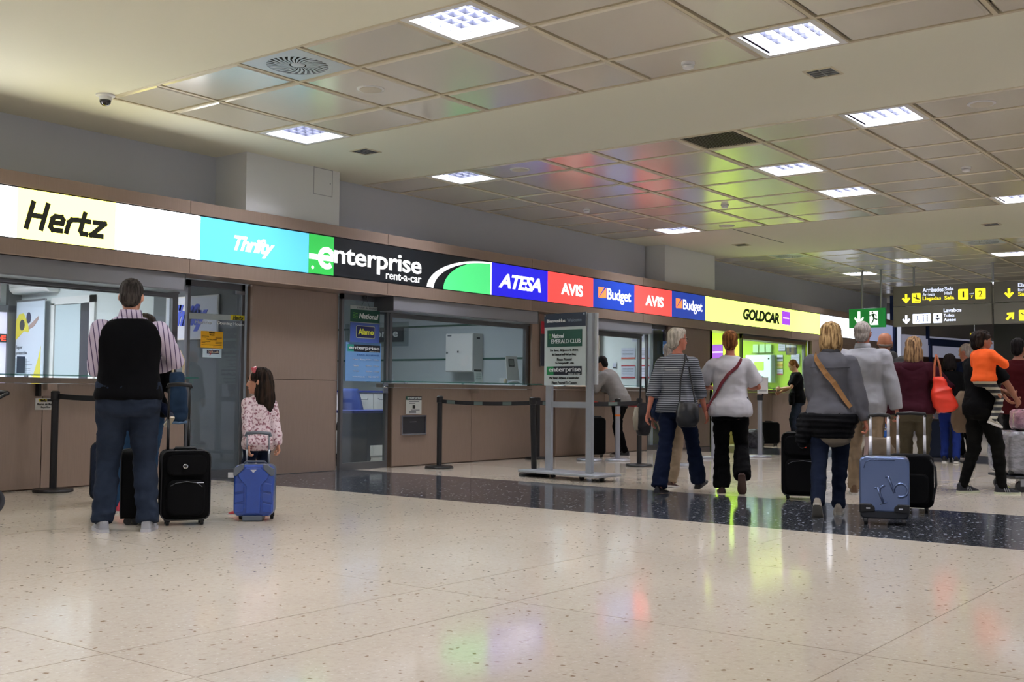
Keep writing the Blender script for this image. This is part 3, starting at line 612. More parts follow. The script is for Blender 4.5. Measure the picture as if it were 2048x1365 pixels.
t = thing('notice', 'pinkish sheet with black lettering at the upper left photo edge', 'sign', (7.62, 15.5, 2.24)); MB().box((0, 0, 0), (.55, .004, .3)).build('sheet', mat('pink_sheet', 'B9AEB4', .6), t); text('Us', .36, .53, .09, .2, -.001, TXT, t, bold=.02)
t = thing('leaflet_holder', 'clear leaflet holder with blue leaflet on the left counter', 'leaflet holder', (5.78, 10.62, 1.14), .1); MB().box((0, 0, 0), (.11, .03, .16)).build('holder', GLASS, t); MB().box((.01, .01, .01), (.1, .015, .18)).build('leaflet', mat('leaflet_blue', '2D5A94', .5), t)
# key drop and its notice on the left counter
t = thing('key_drop_box', 'small taupe key drop box under the left counter ledge', 'box', (5.885, 10.42, .925)); MB().box((0, -.09, 0), (.18, 0, .12)).build('box', BROWN, t, bevel=.004); MB().box((.05, -.092, .085), (.15, -.09, .092)).build('slot', BLK, t); MB().box((.04, -.095, .098), (.16, -.092, .112)).build('flap', CHROME, t); MB().box((-.02, -.08, .0), (0, -.01, .12)).build('side_strip', BLK, t)
t = thing('notice', 'small white key box notice with yellow tag beside the rope post', 'sign', (5.87, 10.417, .79)); MB().box((0, -.004, 0), (.22, 0, .115)).build('card', WHITE, t); MB().box((.035, -.006, .08), (.12, -.004, .108)).build('tag', YEL, t); hz(t, .045, .11, .078, .106, TXT, -.007); MB().box((.125, -.006, .082), (.2, -.004, .106)).build('dark_tag', TXT, t)
text('Buzón de llaves', .02, .2, .045, .068, -.005, TXT, t); text('Keys Box', .06, .16, .012, .036, -.005, TXT, t)
# ---- hanging signs in door 2
DG = mat('dark_green_print', '0B4A3A', .5); LG = mat('leaf_green', '5FAE3A', .5)
t = thing('hanging_sign', 'hanging stack of green and blue boards behind the glass door', 'sign', (9.955, 10.215, 1.63))
MB().box((0, 0, 0), (.53, .008, .47)).build('board', mat('board_grey', '9DA6A4', .5), t); MB().box((.0, -.004, .26), (.53, 0, .42)).build('green_board', DG, t); MB().box((0, -.004, 0), (.53, 0, .25)).build('blue_board', mat('mid_blue', '3F5AA8', .5), t)
text('DRIVE ALLIANCE', .12, .5, .435, .455, -.001, GT, t); text('National', .15, .50, .305, .375, -.005, WTX, t, bold=.02, shear=.2)
for z in (.31, .33, .35, .37): MB().tube([(.04+.017*k, -.006, z+.006*math.sin(k*1.3)) for k in range(6)], .0035, 6).build('wave_mark', LG, t)
q = MB(); q.rbox((.10, -.008, .055), (.44, -.004, .215), .02, axis=1); q.build('frame_plate', mat('pale_line', 'C8CCA0', .5), t); q = MB(); q.rbox((.107, -.01, .062), (.433, -.007, .208), .018, axis=1); q.build('navy_plate', mat('deep_navy', '0B1550', .5), t)
text('Alamo', .135, .41, .10, .175, -.011, mat('lemon_print', 'DCE044', .5), t, bold=.02)
MB().ell((.27, .01, .59), (.035, .02, .035)).build('hook', BLK, t); MB().tube([(.2, .0, .465), (.26, .0, .58)], .002, 5).build('cord', BLK, t); MB().tube([(.34, .0, .465), (.28, .0, .58)], .002, 5).build('cord', BLK, t)
t = thing('door_poster', 'bluish translucent opening hours poster on the middle glass door', 'poster', (9.905, 10.235, 1.13))
MB().box((0, 0, 0), (.64, .003, .50)).build('sheet', glass('blue_film', '7FB0E6', .8, .2), t); MB().box((.03, -.002, .38), (.14, 0, .47)).build('teal_square', mat('teal', '2E9C8C', .5), t); MB().box((.14, -.002, .38), (.62, 0, .47)).build('dark_bar', mat('ink', '0C1424', .5), t)
text('enterprise', .05, .60, .395, .452, -.003, WTX, t, bold=.02); text('rent-a-car', .42, .60, .383, .393, -.003, WTX, t)
LB = mat('film_text', 'D4E4F4', .6); text('DRIVE ALLIANCE', .2, .6, .33, .35, -.001, mat('film_blue_text', '3F6FB0', .6), t)
for z, a, b in ((.27, 'Lunes - Viernes', '07:30am - 12:00pm'), (.19, 'Sábado', '08:00am - 12:00pm'), (.12, 'Domingo', '08:00am - 12:00am')): text(a, .14, .14+.014*len(a), z, z+.022, -.001, LB, t); text(b, .36, .6, z, z+.02, -.001, LB, t)
text('www.inter.es  I  902 100 101', .12, .6, .05, .07, -.001, LB, t)
# ---- office behind the middle counter
t = thing('wall_sign', 'dark wall sign half hidden behind the hanging door boards', 'sign', (13.985, 14.35, 1.86), R90)
MB().box((-.1, -.02, -.08), (1.42, 0, .34)).build('back_plate', GLASS, t); MB().box((0, -.03, 0), (.32, -.02, .25)).build('green_square', DG, t); MB().box((.32, -.03, 0), (1.32, -.02, .25)).build('dark_panel', mat('ink', '0C1424', .5), t); text('enterprise', .1, 1.2, .04, .21, -.032, WTX, t, bold=.015)
t = thing('key_cabinet', 'large white wall mounted key cabinet in the dim office', 'cabinet', (13.99, 11.88, 1.33), R90)
q = MB(); q.box((0, -.25, 0), (.58, 0, .62)); q.build('casing', mat('cabinet_white', 'D8D8D4', .45), t, bevel=.006); MB().box((.012, -.262, .012), (.568, -.25, .608)).build('door', mat('cabinet_white', 'D8D8D4', .45), t, bevel=.004)
MB().cyl((.05, -.262, .31), (.05, -.275, .31), .018, n=16).build('lock', CHROME, t); MB().box((.26, -.265, .31), (.29, -.262, .34)).build('label', TXT, t); MB().box((.05, -.264, .575), (.13, -.262, .6)).build('plate', GT, t); MB().box((.58, -.16, .53), (.582, -.08, .56)).build('vent_plate', BLK, t)
t = thing('leaflet_stand', 'small white leaflet stand on the middle counter below the cabinet', 'leaflet holder', (12.72, 10.42, 1.14), -.2)
q = MB(); q.poly([(0, 0), (.16, 0), (.12, .2), (-.02, .2)], 0, .004); q.build('card', WHITE, t); MB().poly([(-.02, .17), (.125, .17), (.12, .2), (-.02, .2)], -.002, 0).build('header', TXT, t); MB().box((.02, .004, 0), (.14, .06, .006)).build('foot', GLASS, t)
for k in range(4): MB().box((.02, -.002, .04+k*.03), (.12, 0, .045+k*.03)).build('print_line', GT, t)
t = thing('terminal_stand', 'framed card with a screen picture on the counter end', 'display', (13.5, 10.40, 1.14), -.15)
q = MB()
q.poly([(0, 0.05), (.26, .05), (.2, .42), (-.04, .42)], .02, .03); q.build('sheet', WHITE, t); MB().poly([(.03, .26), (.15, .26), (.135, .38), (.015, .38)], .015, .02).build('picture', mat('dark_picture', '3A3C34', .5), t); MB().poly([(.045, .28), (.135, .28), (.125, .36), (.03, .36)], .012, .015).build('picture_inset', mat('picture_grey', '8F938C', .5), t)
q = MB(); q.tube([(.0, .0, .0), (.08, .0, .02), (.2, 0, .02), (.24, 0, 0)], .02, 8); q.build('base', WHITE, t); MB().ell((-.06, 0, .04), (.03, .03, .04)).build('cup', mat('beige_cup', 'B8A890', .6), t)
t = thing('notice', 'white pick-up notice with green and black heading on the middle counter', 'sign', (10.99, 10.195, .70)); MB().box((0, -.003, 0), (.31, 0, .24)).build('sheet', WHITE, t); MB().box((0, -.005, .19), (.06, -.003, .24)).build('green_square', DG, t); MB().box((.06, -.005, .19), (.31, -.003, .24)).build('header', mat('ink', '0C1424', .5), t)
text('enterprise', .02, .3, .198, .232, -.005, WTX, t, bold=.02); MB().box((.13, -.005, .075), (.18, -.003, .12)).build('pictogram', TXT, t)
for z, a, b in ((.165, .06, .26), (.14, .06, .18), (.05, .1, .27), (.03, .06, .2), (.012, .06, .2)): MB().box((a, -.004, z), (b, -.003, z+.01)).build('print_line', GT, t)
t = thing('drop_slot', 'chrome framed dark drop slot in the middle counter front', 'drop box', (10.89, 10.2, .42))
q = MB(); q.box((0, -.03, 0), (.49, 0, .02)); q.box((0, -.03, .245), (.49, 0, .265)); q.box((0, -.03, .02), (.02, 0, .245)); q.box((.47, -.03, .02), (.49, 0, .245)); q.build('frame', CHROME, t); MB().box((.02, -.012, .02), (.47, .0, .245)).build('flap', mat('slot_dark', '25262A', .4), t); MB().box((.17, -.016, .17), (.3, -.012, .18)).build('pull', CHROME, t)
t = thing('drawer_unit', 'white filing drawers behind the middle glass door', 'cabinet', (11.0, 12.0, 0))
MB().box((0, .012, .02), (1.6, .5, .98)).build('body', WHITE, t); MB().box((-.02, -.02, .985), (1.62, .52, 1.01)).build('top', mat('cobalt_top', '2038A0', .4), t)
for i in range(4):
    for k in range(3): d = MB().box((i*.4+.004, -.008, .03+k*.317), (i*.4+.394, .012, .335+k*.317)).build('drawer', WHITE, t); MB().tube([(i*.4+.1, -.01, .26+k*.317), (i*.4+.12, -.03, .245+k*.317), (i*.4+.26, -.03, .245+k*.317), (i*.4+.28, -.01, .26+k*.317)], .006, 6).build('handle', GT, d)
t = thing('desk', 'blue topped desk end just inside the middle glass door', 'desk', (10.72, 10.92, 0)); MB().box((0, 0, .70), (1.5, .65, .735)).build('top', mat('cobalt_top', '2038A0', .4), t, bevel=.004); MB().box((.30, .02, 0), (.36, .6, .70)).build('side_panel', mat('navy_panel', '1C2A48', .5), t); MB().box((1.36, .02, 0), (1.42, .6, .70)).build('side_panel', mat('navy_panel', '1C2A48', .5), t); MB().box((.36, .05, .25), (1.36, .07, .7)).build('modesty_panel', mat('navy_panel', '1C2A48', .5), t)
t = thing('office_chair', 'blue backed office chair behind the middle glass door', 'chair', (11.36, 11.62, 0))
q = MB(); q.loft([[(x*(.2+.03*math.sin(z*3)), -.06+.10*((z-.5)**2)*4+y, z) for x, y in ((-1, 0), (-.5, -.03), (0, -.04), (.5, -.03), (1, 0), (.5, .02), (0, .03), (-.5, .02))] for z in (.55, .6, .75, .9, 1.0, 1.04)]); bk = q.build('backrest', mat('chair_blue', '1B3C88', .8), t, smooth=True)
MB().rbox((-.24, -.22, .44), (.24, .24, .52), .03, axis=0).build('seat', mat('chair_black', '111114', .8), t); MB().cyl((0, 0, .12), (0, 0, .44), .025).build('gas_stem', BLK, t); MB().tube([(0, .22, .46), (0, .27, .5), (0, .14, .75)], .02, 8).build('back_strut', BLK, t)
for k in range(5):
    a = 2*PI*k/5+.3; c, s_ = math.cos(a), math.sin(a); lg = MB().tube([(0, 0, .12), (.28*c, .28*s_, .075)], [.025, .018], 8).build('leg', BLK, t); MB().ell((.28*c, .28*s_, .032), (.02, .03, .032)).build('caster', BLK, lg)
# ---- poster office
def sheet(lab, x, y, z, wd, ht, rot, bars, lines=5, col='C6CBDE'):
    t = thing('wall_poster', lab, 'poster', (x, y, z), rot); MB().box((0, -.004, 0), (wd, 0, ht)).build('sheet', mat('paper'+col, col, .6), t)
    for a, b, c in bars: MB().box((0, -.006, ht*a), (wd, -.004, ht*b)).build('colour_bar', mat('bar'+c, c, .5), t)
    for k in range(lines): MB().box((wd*.08, -.005, ht*(.25+.6*k/lines)), (wd*.9, -.004, ht*(.25+.6*k/lines)+.006)).build('print_line', GT, t)
    return t
sheet('white price sheet with orange foot, upper left of the poster wall', 17.29, 10.72, 1.63, .29, .2, R90, ((0, .14, 'D2502A'),)); sheet('white price sheet with red top and foot, lower left of the poster wall', 17.29, 10.72, 1.28, .29, .24, R90, ((0, .12, 'B02436'), (.9, 1, 'B02436')))
sheet('white price sheet with red foot, upper right of the poster wall', 17.29, 10.36, 1.63, .23, .2, R90, ((0, .1, 'B02436'),)); sheet('white price sheet with red borders, lower right of the poster wall', 17.29, 10.36, 1.28, .23, .24, R90, ((0, .12, 'B02436'), (.9, 1, 'B02436')))
sheet('faint sheet near the top of the poster wall', 17.29, 10.5, 1.94, .25, .12, R90, (), 3); sheet('small black and white sticker on the poster wall', 17.29, 10.9, 1.46, .08, .1, R90, ((0, .3, '30323A'),), 2)
sheet('blue leaflet on the glass door next to the poster wall', 17.62, 10.05, 1.72, .16, .24, 0, ((.75, 1, '3C6CB0'),), 4, '9CC0E0')
sheet('red and dark poster left of the grey display board', 14.02, 10.17, 1.42, .26, .7, 0, ((.72, 1, 'B02436'), (0, .72, '2A2C3A')), 3)
t = thing('wood_panel', 'light wood upright panel in the poster wall office', 'wall panel', (17.2, 11.9, 0), R90); MB().box((0, 0, 0), (.75, .04, 2.6)).build('panel', mat('light_wood', 'B39A86', .5, var=.1, vscale=30, stretch=(1, 1, .1)), t); MB().box((0, -.012, 2.6), (.75, .05, 2.64)).build('cap', ALU, t)
# ---- lime office
t = thing('key_cabinet', 'pale wall cabinet with a lime sticker in the lime office', 'cabinet', (23.98, 11.36, 1.28), R90); MB().box((0, -.22, 0), (.64, 0, .64)).build('casing', mat('pale_cabinet', 'C8DCE0', .4), t, bevel=.005); MB().box((.01, -.232, .01), (.63, -.22, .63)).build('door', mat('pale_cabinet', 'C8DCE0', .4), t, bevel=.004); MB().box((.22, -.235, .28), (.46, -.232, .48)).build('sticker', mat('lime_sticker', '9FC83C', .5), t); MB().cyl((.58, -.232, .55), (.58, -.24, .55), .02, n=12).build('lock', BLK, t)
t = thing('card_rack', 'clear leaflet rack above the pale cabinet of the lime office', 'leaflet holder', (23.97, 11.27, 1.95), R90); MB().box((0, -.08, 0), (.5, -.01, .03)).build('tray', GLASS, t)
for k in range(3): MB().box((.02+k*.16, -.05, .03), (.15+k*.16, -.045, .22)).build('card', mat('pale_green_card', 'A9D49C', .5), t)
sheet('purple plate at the left end of the lime window', 23.98, 12.35, 1.86, .3, .33, R90, ((.4, .5, 'C8B0E0'),), 0, '6A2C90'); sheet('white framed sheet at the top of the lime wall', 23.98, 10.64, 2.0, .16, .27, R90, ((0, .05, '3A3A3A'), (.95, 1, '3A3A3A')), 3); sheet('black and white poster with blue top on the lime wall', 23.98, 10.46, 1.92, .25, .28, R90, ((.85, 1, '1E2A6A'), (0, .6, '15161C')), 0)
sheet('white framed sheet right of the dark poster on the lime wall', 23.98, 10.34, 1.67, .2, .27, R90, ((0, .06, '2A2A2A'),), 3); sheet('narrow white notice with dark oval on the lime wall', 23.98, 10.68, 1.78, .14, .14, R90, ((.3, .6, '2C3040'),), 0); sheet('yellow notice below the oval one on the lime wall', 23.98, 10.68, 1.62, .14, .14, R90, ((.3, .7, 'C8A830'),), 2, 'D8D468'); sheet('white notice with red foot on the lime wall', 23.98, 10.68, 1.46, .14, .14, R90, ((0, .2, 'B8403C'),), 2)
t = thing('pen_holder', 'clear holder of upright cards on the lime office counter', 'leaflet holder', (21.75, 10.1, 1.14)); MB().box((0, 0, 0), (.6, .1, .04)).build('tray', GLASS, t)
for k in range(5): MB().box((.05+k*.12, .03, .02), (.06+k*.12, .08, .2+.03*(k % 3))).build('card', WTX if k % 2 else GT, t)
t = thing('desk_light', 'small pale bell on the right end of the lime counter', 'bell', (23.75, 9.98, 1.14)); MB().ell((0, 0, .0), (.05, .05, .045)).build('dome', mat('pale_lamp', 'E6E0B8', .3), t, smooth=True); MB().cyl((0, 0, .04), (0, 0, .055), .01, n=10).build('button', CHROME, t)
# ---------------------------------------------------------------- hanging direction boards (facing -x)
OL = E_('board_olive', '46433A', .28, .4); YG = E_('yellow_glow', 'F2E22C', 1.15); WG = E_('white_glow', 'DCE4FF', 1.15); BI = mat('board_ink', '1A1A16', .5)
def poles(t, ps, ztop, z0, big=False):
    for x in ps:
        pl = MB().cyl((x, .04, z0), (x, .04, ztop-.002), .022, n=14).build('pole', ALU, t, smooth=False); MB().cyl((x, .04, ztop-.012), (x, .04, ztop), .05, n=18).build('ceiling_cap', ALU, pl)
t = thing('exit_sign', 'green emergency exit sign with white arrow and running figure', 'sign', (23.46, 8.79, 2.46), R90)
MB().box((0, 0, 0), (.78, .07, .41)).build('board', mat('exit_green', '0C7A34', .4, emit=.42), t, bevel=.004)
WX = E_('exit_white', 'F4FFF8', .95)
q = MB(); q.poly([(.19, .35), (.25, .35), (.25, .13), (.19, .13)], -.004, 0); q.poly([(.11, .21), (.14, .23), (.24, .10), (.22, .04)], -.004, 0); q.poly([(.33, .21), (.30, .23), (.20, .10), (.22, .04)], -.005, 0); q.build('arrow', WX, t)
q = MB(); q.poly([(.45, .35), (.63, .35), (.63, .10), (.64, .05), (.47, .05), (.45, .09)], -.004, 0); q.build('doorway', WX, t)
EG = mat('exit_figure', '0A5026', .5); q = MB(); q.poly(arc(.515, .32, .018, .02, 0, 330, 10), -.007, -.004)
for pts, wd in (([(.52, .29), (.545, .21)], .022), ([(.51, .285), (.48, .25), (.45, .25)], .009), ([(.53, .285), (.58, .27), (.60, .23)], .009), ([(.545, .21), (.58, .17), (.62, .17)], .012), ([(.545, .21), (.53, .15), (.50, .08)], .012)):
    for p, r in zip(pts, pts[1:]):
        p, r = V(p), V(r); nn = (r-p); nn = V(-nn.y, nn.x).normalized()*wd; q.poly([(p.x+nn.x, p.y+nn.y), (p.x-nn.x, p.y-nn.y), (r.x-nn.x, r.y-nn.y), (r.x+nn.x, r.y+nn.y)], -.007, -.004)
q.build('running_figure', EG, t); poles(t, (.28, .69), CZ-2.46, .41)
def darrow(t, x, z, s, m, rot=0):
    q = MB(); c, sn = math.cos(rot), math.sin(rot)
    def P(a, b): return (x+s*(a*c-b*sn), z+s*(a*sn+b*c))
    q.poly([P(-.12, .5), P(.12, .5), P(.12, -.3), P(-.12, -.3)], -.004, 0); q.poly([P(-.45, 0), P(-.3, .14), P(.1, -.28), P(0, -.5)], -.005, 0); q.poly([P(.45, 0), P(.3, .14), P(-.1, -.28), P(0, -.5)], -.006, 0); q.build('arrow', m, t)
def board(lab, y0, z0, W, H):
    t = thing('direction_board', lab, 'sign', (23.42, y0, z0), R90); MB().box((0, 0, 0), (W, .1, H)).build('board', OL, t, bevel=.004); return t
t = board('upper olive direction board pointing to arrivals halls', 7.82, 2.885, 1.96, .415); poles(t, (.42, 1.98), CZ-2.885, .415)
darrow(t, .27, .15, .2, YG); q = MB(); q.rbox((.39, -.005, .06), (.57, 0, .26), .015, axis=1); q.build('pictogram', YG, t)
q = MB(); q.poly([(.42, .20), (.44, .18), (.55, .14), (.55, .125), (.5, .125), (.42, .17)], -.008, -.005); q.poly([(.47, .235), (.49, .235), (.5, .16), (.48, .16)], -.008, -.005); q.poly([(.45, .09), (.55, .09), (.55, .08), (.45, .08)], -.008, -.005); q.build('plane_mark', BI, t)
text('Arribades', .61, 1.03, .27, .36, -.001, WG, t, bold=.015); text('Arrivals', .61, .85, .19, .255, -.001, WG, t); text('Llegadas', .61, .98, .085, .175, -.001, YG, t, bold=.015)
text('Sala', 1.05, 1.23, .285, .36, -.001, WG, t, bold=.015); text('Hall', 1.05, 1.19, .20, .265, -.001, WG, t); text('Sala', 1.05, 1.24, .10, .175, -.001, YG, t, bold=.015)
for a, s_ in ((1.32, '1'), (1.65, '2')): q = MB(); q.rbox((a, -.005, .08), (a+.2, 0, .3), .02, axis=1); q.build('number_plate', YG, t); text(s_, a+(.085 if s_ == '1' else .065), a+(.118 if s_ == '1' else .14), .13, .25, -.006, BI, t)
text('and', 1.54, 1.62, .185, .215, -.001, WG, t); text('y', 1.565, 1.61, .11, .16, -.001, YG, t, bold=.02)
t = board('lower olive direction board pointing to the toilets', 7.82, 2.455, 1.96, .415); darrow(t, .27, .14, .19, WG)
for a, b in ((.40, .77), (.82, 1.0)): q = MB(); q.rbox((a, -.005, .055), (b, 0, .255), .015, axis=1); q.build('pictogram', WG, t)
q = MB()
for x, z, r in ((.5, .2, .014), (.62, .215, .013), (.70, .215, .013), (.91, .2, .022)): q.poly(arc(x, z, r, r, 0, 330, 9), -.008, -.005)
for x0, x1, z0, z1 in ((.495, .51, .13, .185), (.5, .54, .12, .135), (.61, .63, .09, .2), (.69, .71, .09, .2), (.657, .662, .08, .23), (.87, .95, .13, .165), (.9, .92, .1, .15)): q.poly([(x0, z0), (x1, z0), (x1, z1), (x0, z1)], -.008, -.005)
for k in range(9):
    a0, a1 = math.radians(150+24*k), math.radians(174+24*k); q.poly([(.505+.035*math.cos(a0), .115+.035*math.sin(a0)), (.505+.027*math.cos(a0), .115+.027*math.sin(a0)), (.505+.027*math.cos(a1), .115+.027*math.sin(a1)), (.505+.035*math.cos(a1), .115+.035*math.sin(a1))], -.008, -.005)
q.build('figure_marks', BI, t)
text('Lavabos', 1.03, 1.38, .27, .345, -.001, WG, t, bold=.015); text('Toilets', 1.03, 1.24, .175, .235, -.001, WG, t); text('Aseos', 1.03, 1.27, .085, .145, -.001, WG, t, bold=.015)
t = board('upper olive exit direction board cut by the photo edge', 5.82, 2.885, 1.96, .415); poles(t, (1.6,), CZ-2.885, .415); darrow(t, .29, .17, .2, YG); text('Eixida', .46, .75, .29, .365, -.001, WG, t, bold=.015); text('Exit', .46, .59, .205, .26, -.001, WG, t); text('Salida', .46, .76, .11, .185, -.001, YG, t, bold=.015)
t = board('lower olive direction board with yellow slanted arrow at photo edge', 5.82, 2.455, 1.96, .415); darrow(t, .31, .15, .2, YG, math.radians(135)); q = MB(); q.rbox((.47, -.005, .05), (.68, 0, .26), .015, axis=1); q.build('pictogram', YG, t); q = MB(); q.poly([(.49, .2), (.51, .21), (.66, .1), (.66, .08)], -.008, -.005); q.poly(arc(.6, .2, .015, .015, 0, 330, 8), -.008, -.005); q.poly([(.59, .13), (.61, .13), (.61, .18), (.59, .18)], -.008, -.005); q.build('escalator_mark', BI, t)
# ---------------------------------------------------------------- far end of the hall
PW = mat('far_white', 'C6C8DA', .7); FGREY = mat('far_grey', '8A8480', .7); CHAR = mat('charcoal_wall', '1A1920', .6)
fb_ = MB(); fb_.box((37.5, -14, 0), (37.7, 12, CZ+.1), 1); MBf = fb_.build('wall_far', [PW, FGREY], kind='structure')
MB().box((29.62, 9.86, 0), (29.82, 9.98, 3.68)).build('trim_1', NAVYP, kind='structure')
t = thing('far_kiosk', 'distant white and brown banded booth at the hall end', 'booth', (30.4, 9.85, 0), math.radians(-11))
MB().box((0, 0, 2.68), (5.4, .1, 3.4)).build('upper_board', FGREY, t); MB().box((0, .02, 2.1), (5.4, .12, 2.68)).build('white_panel', mat('booth_white', 'B4B6CC', .6, emit=.3), t); MB().box((0, .04, 0), (5.4, .14, 1.05)).build('counter_front', PW, t); MB().box((0, 0, 1.45), (5.4, .1, 2.1)).build('brown_board', mat('booth_brown', '4A2A1C', .6), t); MB().box((.3, -.01, 1.5), (.95, 0, 2.0)).build('white_poster', PW, t)
MB().box((0, .1, 1.05), (5.4, .14, 1.45)).build('lower_strip', PW, t)
for x, z0, z1 in ((1.15, 2.6, 3.4), (1.3, 0, 2.6)): MB().box((x, -.06, z0), (x+.1, .0, z1)).build('navy_post', NAVYP, t)
MB().box((1.25, -.07, 2.42), (3.6, -.01, 2.62)).build('navy_beam', NAVYP, t)
t = thing('info_sign', 'small hanging yellow information sign far away', 'sign', (28.8, 7.72, 2.06), R90); MB().box((0, 0, 0), (.20, .05, .52)).build('board', mat('info_yellow', 'C8B41C', .5, emit=.15), t); text('i', .07, .13, .12, .42, -.001, BI, t, bold=.06); MB().cyl((.1, .025, .52), (.1, .025, CZ-2.06), .012, n=8).build('rod', ALU, t)
MB().box((26.0, -6, 0), (26.3, 6.47, 2.95)).build('wall_dark', CHAR, kind='structure')
# ---------------------------------------------------------------- rope posts, display stand
BELT = mat('belt_black', '101114', .7)
def post(lab, x, y, kind, h=.95, lean=0, belt=(), group=None):
    t = thing('rope_post', lab, 'stanchion', (x, y, 0), 0)
    m = {'b': BLK, 's': mat('post_silver', 'A3A6AE', .35, metal=.5)}[kind]; r = .034 if kind == 'b' else .038
    MB().tube([(0, 0, 0), (0, 0, .012), (0, 0, .03), (0, 0, .036)], [.185, .19, .18, .05], 32).build('base', m, t)
    L_ = lambda z: (lean*z, 0, z)
    MB().tube([L_(.03), L_(h-.08)], r, 16).build('pole', m, t, smooth=False)
    MB().tube([L_(h-.09), L_(h-.085), L_(h-.01), L_(h)], [r, r*1.25, r*1.25, r*.9], 16).build('belt_head', BLK, t)
    for i, (bx, by, m2, z) in enumerate(belt):
        d = V(bx-x, by-y, 0); n = 10; q = MB(); s_ = []
        for k in range(n+1):
            u = k/n; s_.append(V(d.x*u+lean*z*(1-u), d.y*u, z-.02*4*u*(1-u)))
        nn = V(-d.y, d.x, 0).normalized()*.0015
        q.loft([[p+nn+V(0, 0, -.025), p+nn+V(0, 0, .025), p-nn+V(0, 0, .025), p-nn+V(0, 0, -.025)] for p in s_])
        b = q.build('belt', BELT, t)
        if m2:
            for a, e, c in m2:
                qq = MB(); k2 = nn*1.6
                P = [V(d.x*u+lean*z*(1-u), d.y*u, z-.02*4*u*(1-u)) for u in (a, (a+e)/2, e)]
                qq.loft([[p+k2+V(0, 0, -.021), p+k2+V(0, 0, .021), p-k2+V(0, 0, .021), p-k2+V(0, 0, -.021)] for p in P]); qq.build('printed_patch', mat('belt'+c, c, .6), b)
    return t
GP = tuple((a, a+.09, '5E6E6A') for a in (.08, .38, .68)); RB = ((.02, .3, 'C23A34'), (.35, .62, '1E2F6E'), (.68, .98, 'C23A34')); R2 = ((.1, .4, 'B02A2C'),)
post('black rope post with thick base at the left counter', 5.91, 10.12, 'b', .98, belt=((6.1, 8.95, None, .93),)); post('black rope post hidden behind the man in the vest', 6.1, 8.95, 'b', .98)
post('black rope post in front of the chrome framed slot', 11.08, 9.67, 'b', .95, belt=((10.89, 7.98, GP, .88),))
post('leaning black rope post left of the display board', 10.89, 7.98, 'b', .95, lean=-.045, belt=((13.33, 7.97, GP, .88),)); post('black rope post behind the leaning one by the counter', 13.66, 9.95, 'b', .93, belt=((13.33, 7.97, None, .86),))
post('silver rope post seen behind the display board pole', 13.88, 9.16, 's', .93, belt=((14.19, 8.86, RB, .87),)); post('silver rope post with an orange band behind the black belt', 14.19, 8.86, 's', .93, belt=((15.72, 8.06, R2, .84),))
post('black rope post left of the striped shirt woman', 13.33, 7.97, 'b', .94); post('silver rope post beside the brochure card', 13.94, 7.5, 's', .92, belt=((15.72, 8.06, RB, .85),))
post('silver rope post left of the white shirt woman', 15.72, 8.06, 's', .92); sp = post('tall silver rope post with a notice, right of the white shirt', 16.65, 7.71, 's', 1.0)
ob = MB().cyl((0, 0, .66), (0, 0, .69), .042, n=16).build('orange_band', mat('orange_tape', 'E0762A', .5), [o for o in COL.objects if o.get('label') == 'silver rope post with an orange band behind the black belt'][0])
t = thing('post_notice', 'small white notice on top of the tall silver post', 'sign', (16.64, 7.66, 1.0), R90); MB().box((-.09, 0, .02), (.09, .01, .28)).build('card', WHITE, t); MB().box((-.012, 0, -.02), (.012, .01, .02)).build('clip', BLK, t); MB().box((-.07, -.002, .06), (.07, 0, .07)).build('print_line', GT, t)
t = thing('brochure_card', 'upright blue topped brochure card beside the striped shirt', 'sign', (13.9, 7.42, .95), math.radians(-65)); MB().box((0, 0, 0), (.16, .02, .36)).build('back', BLK, t); MB().box((0, -.004, .0), (.13, 0, .30)).build('sheet', WHITE, t); MB().box((0, -.005, .28), (.16, 0, .37)).build('blue_top', mat('navy_card', '1E2F8E', .5), t); text('Budget', .02, .13, .305, .345, -.006, WTX, t, bold=.02)
MB().cyl((.08, .01, -.06), (.08, .01, .02), .01, n=8).build('stem', BLK, t)
SG = mat('stand_grey', 'A2A7AD', .4, metal=.35)
t = thing('display_stand', 'tall grey wheeled display frame with a welcome board', 'sign stand', (10.81, 7.72, 0), math.radians(-97.5))
q = MB(); q.rbox((-.30, -.22, .055), (.96, .22, .085), .03, axis=2, n=4); q.build('base_plate', SG, t)
MB().box((-.025, -.025, .085), (.065, .02, 1.10)).build('left_pole', SG, t, bevel=.004); MB().box((.61, -.025, .085), (.70, .02, 1.93)).build('right_pole', SG, t, bevel=.004); MB().box((.065, -.018, .83), (.61, .012, .90)).build('cross_bar', SG, t, bevel=.003)
MB().box((.66, .02, 1.1), (.74, .045, 1.93)).build('rear_board', mat('rear_board', 'D0D4D8', .5), t)
for x in (-.2, .1, .55, .85):
    c = MB().cyl((x, -.03, .026), (x, .0, .026), .026, n=14).build('caster', BLK, t); MB().box((x-.012, -.035, .03), (x+.012, .005, .056)).build('caster_fork', ALUD, c)
bd = MB().box((-.03, -.045, 1.09), (.625, -.03, 1.94)).build('board', mat('board_pale', 'C4CFCE', .45), t, bevel=.002)
def onb(o): return o
MB().box((-.03, -.049, 1.78), (.625, -.045, 1.94)).build('navy_header', mat('header_navy', '1A2438', .5), t)
for x in (-.01, .605): MB().cyl((x, -.049, 1.92), (x, -.056, 1.92), .013, n=12).build('screw', CHROME, t)
text('Bienvenidos', .015, .31, 1.835, 1.875, -.05, WHITE, t, bold=.015); text('Welcome', .34, .565, 1.835, 1.872, -.05, mat('slate_print', '6F7A88', .6), t, bold=.02)
MB().box((.02, -.049, 1.545), (.57, -.045, 1.745)).build('green_plate', DG, t); text('National', .10, .29, 1.65, 1.70, -.05, WTX, t, bold=.02, shear=.25); text('EMERALD CLUB', .09, .55, 1.585, 1.635, -.05, WTX, t)
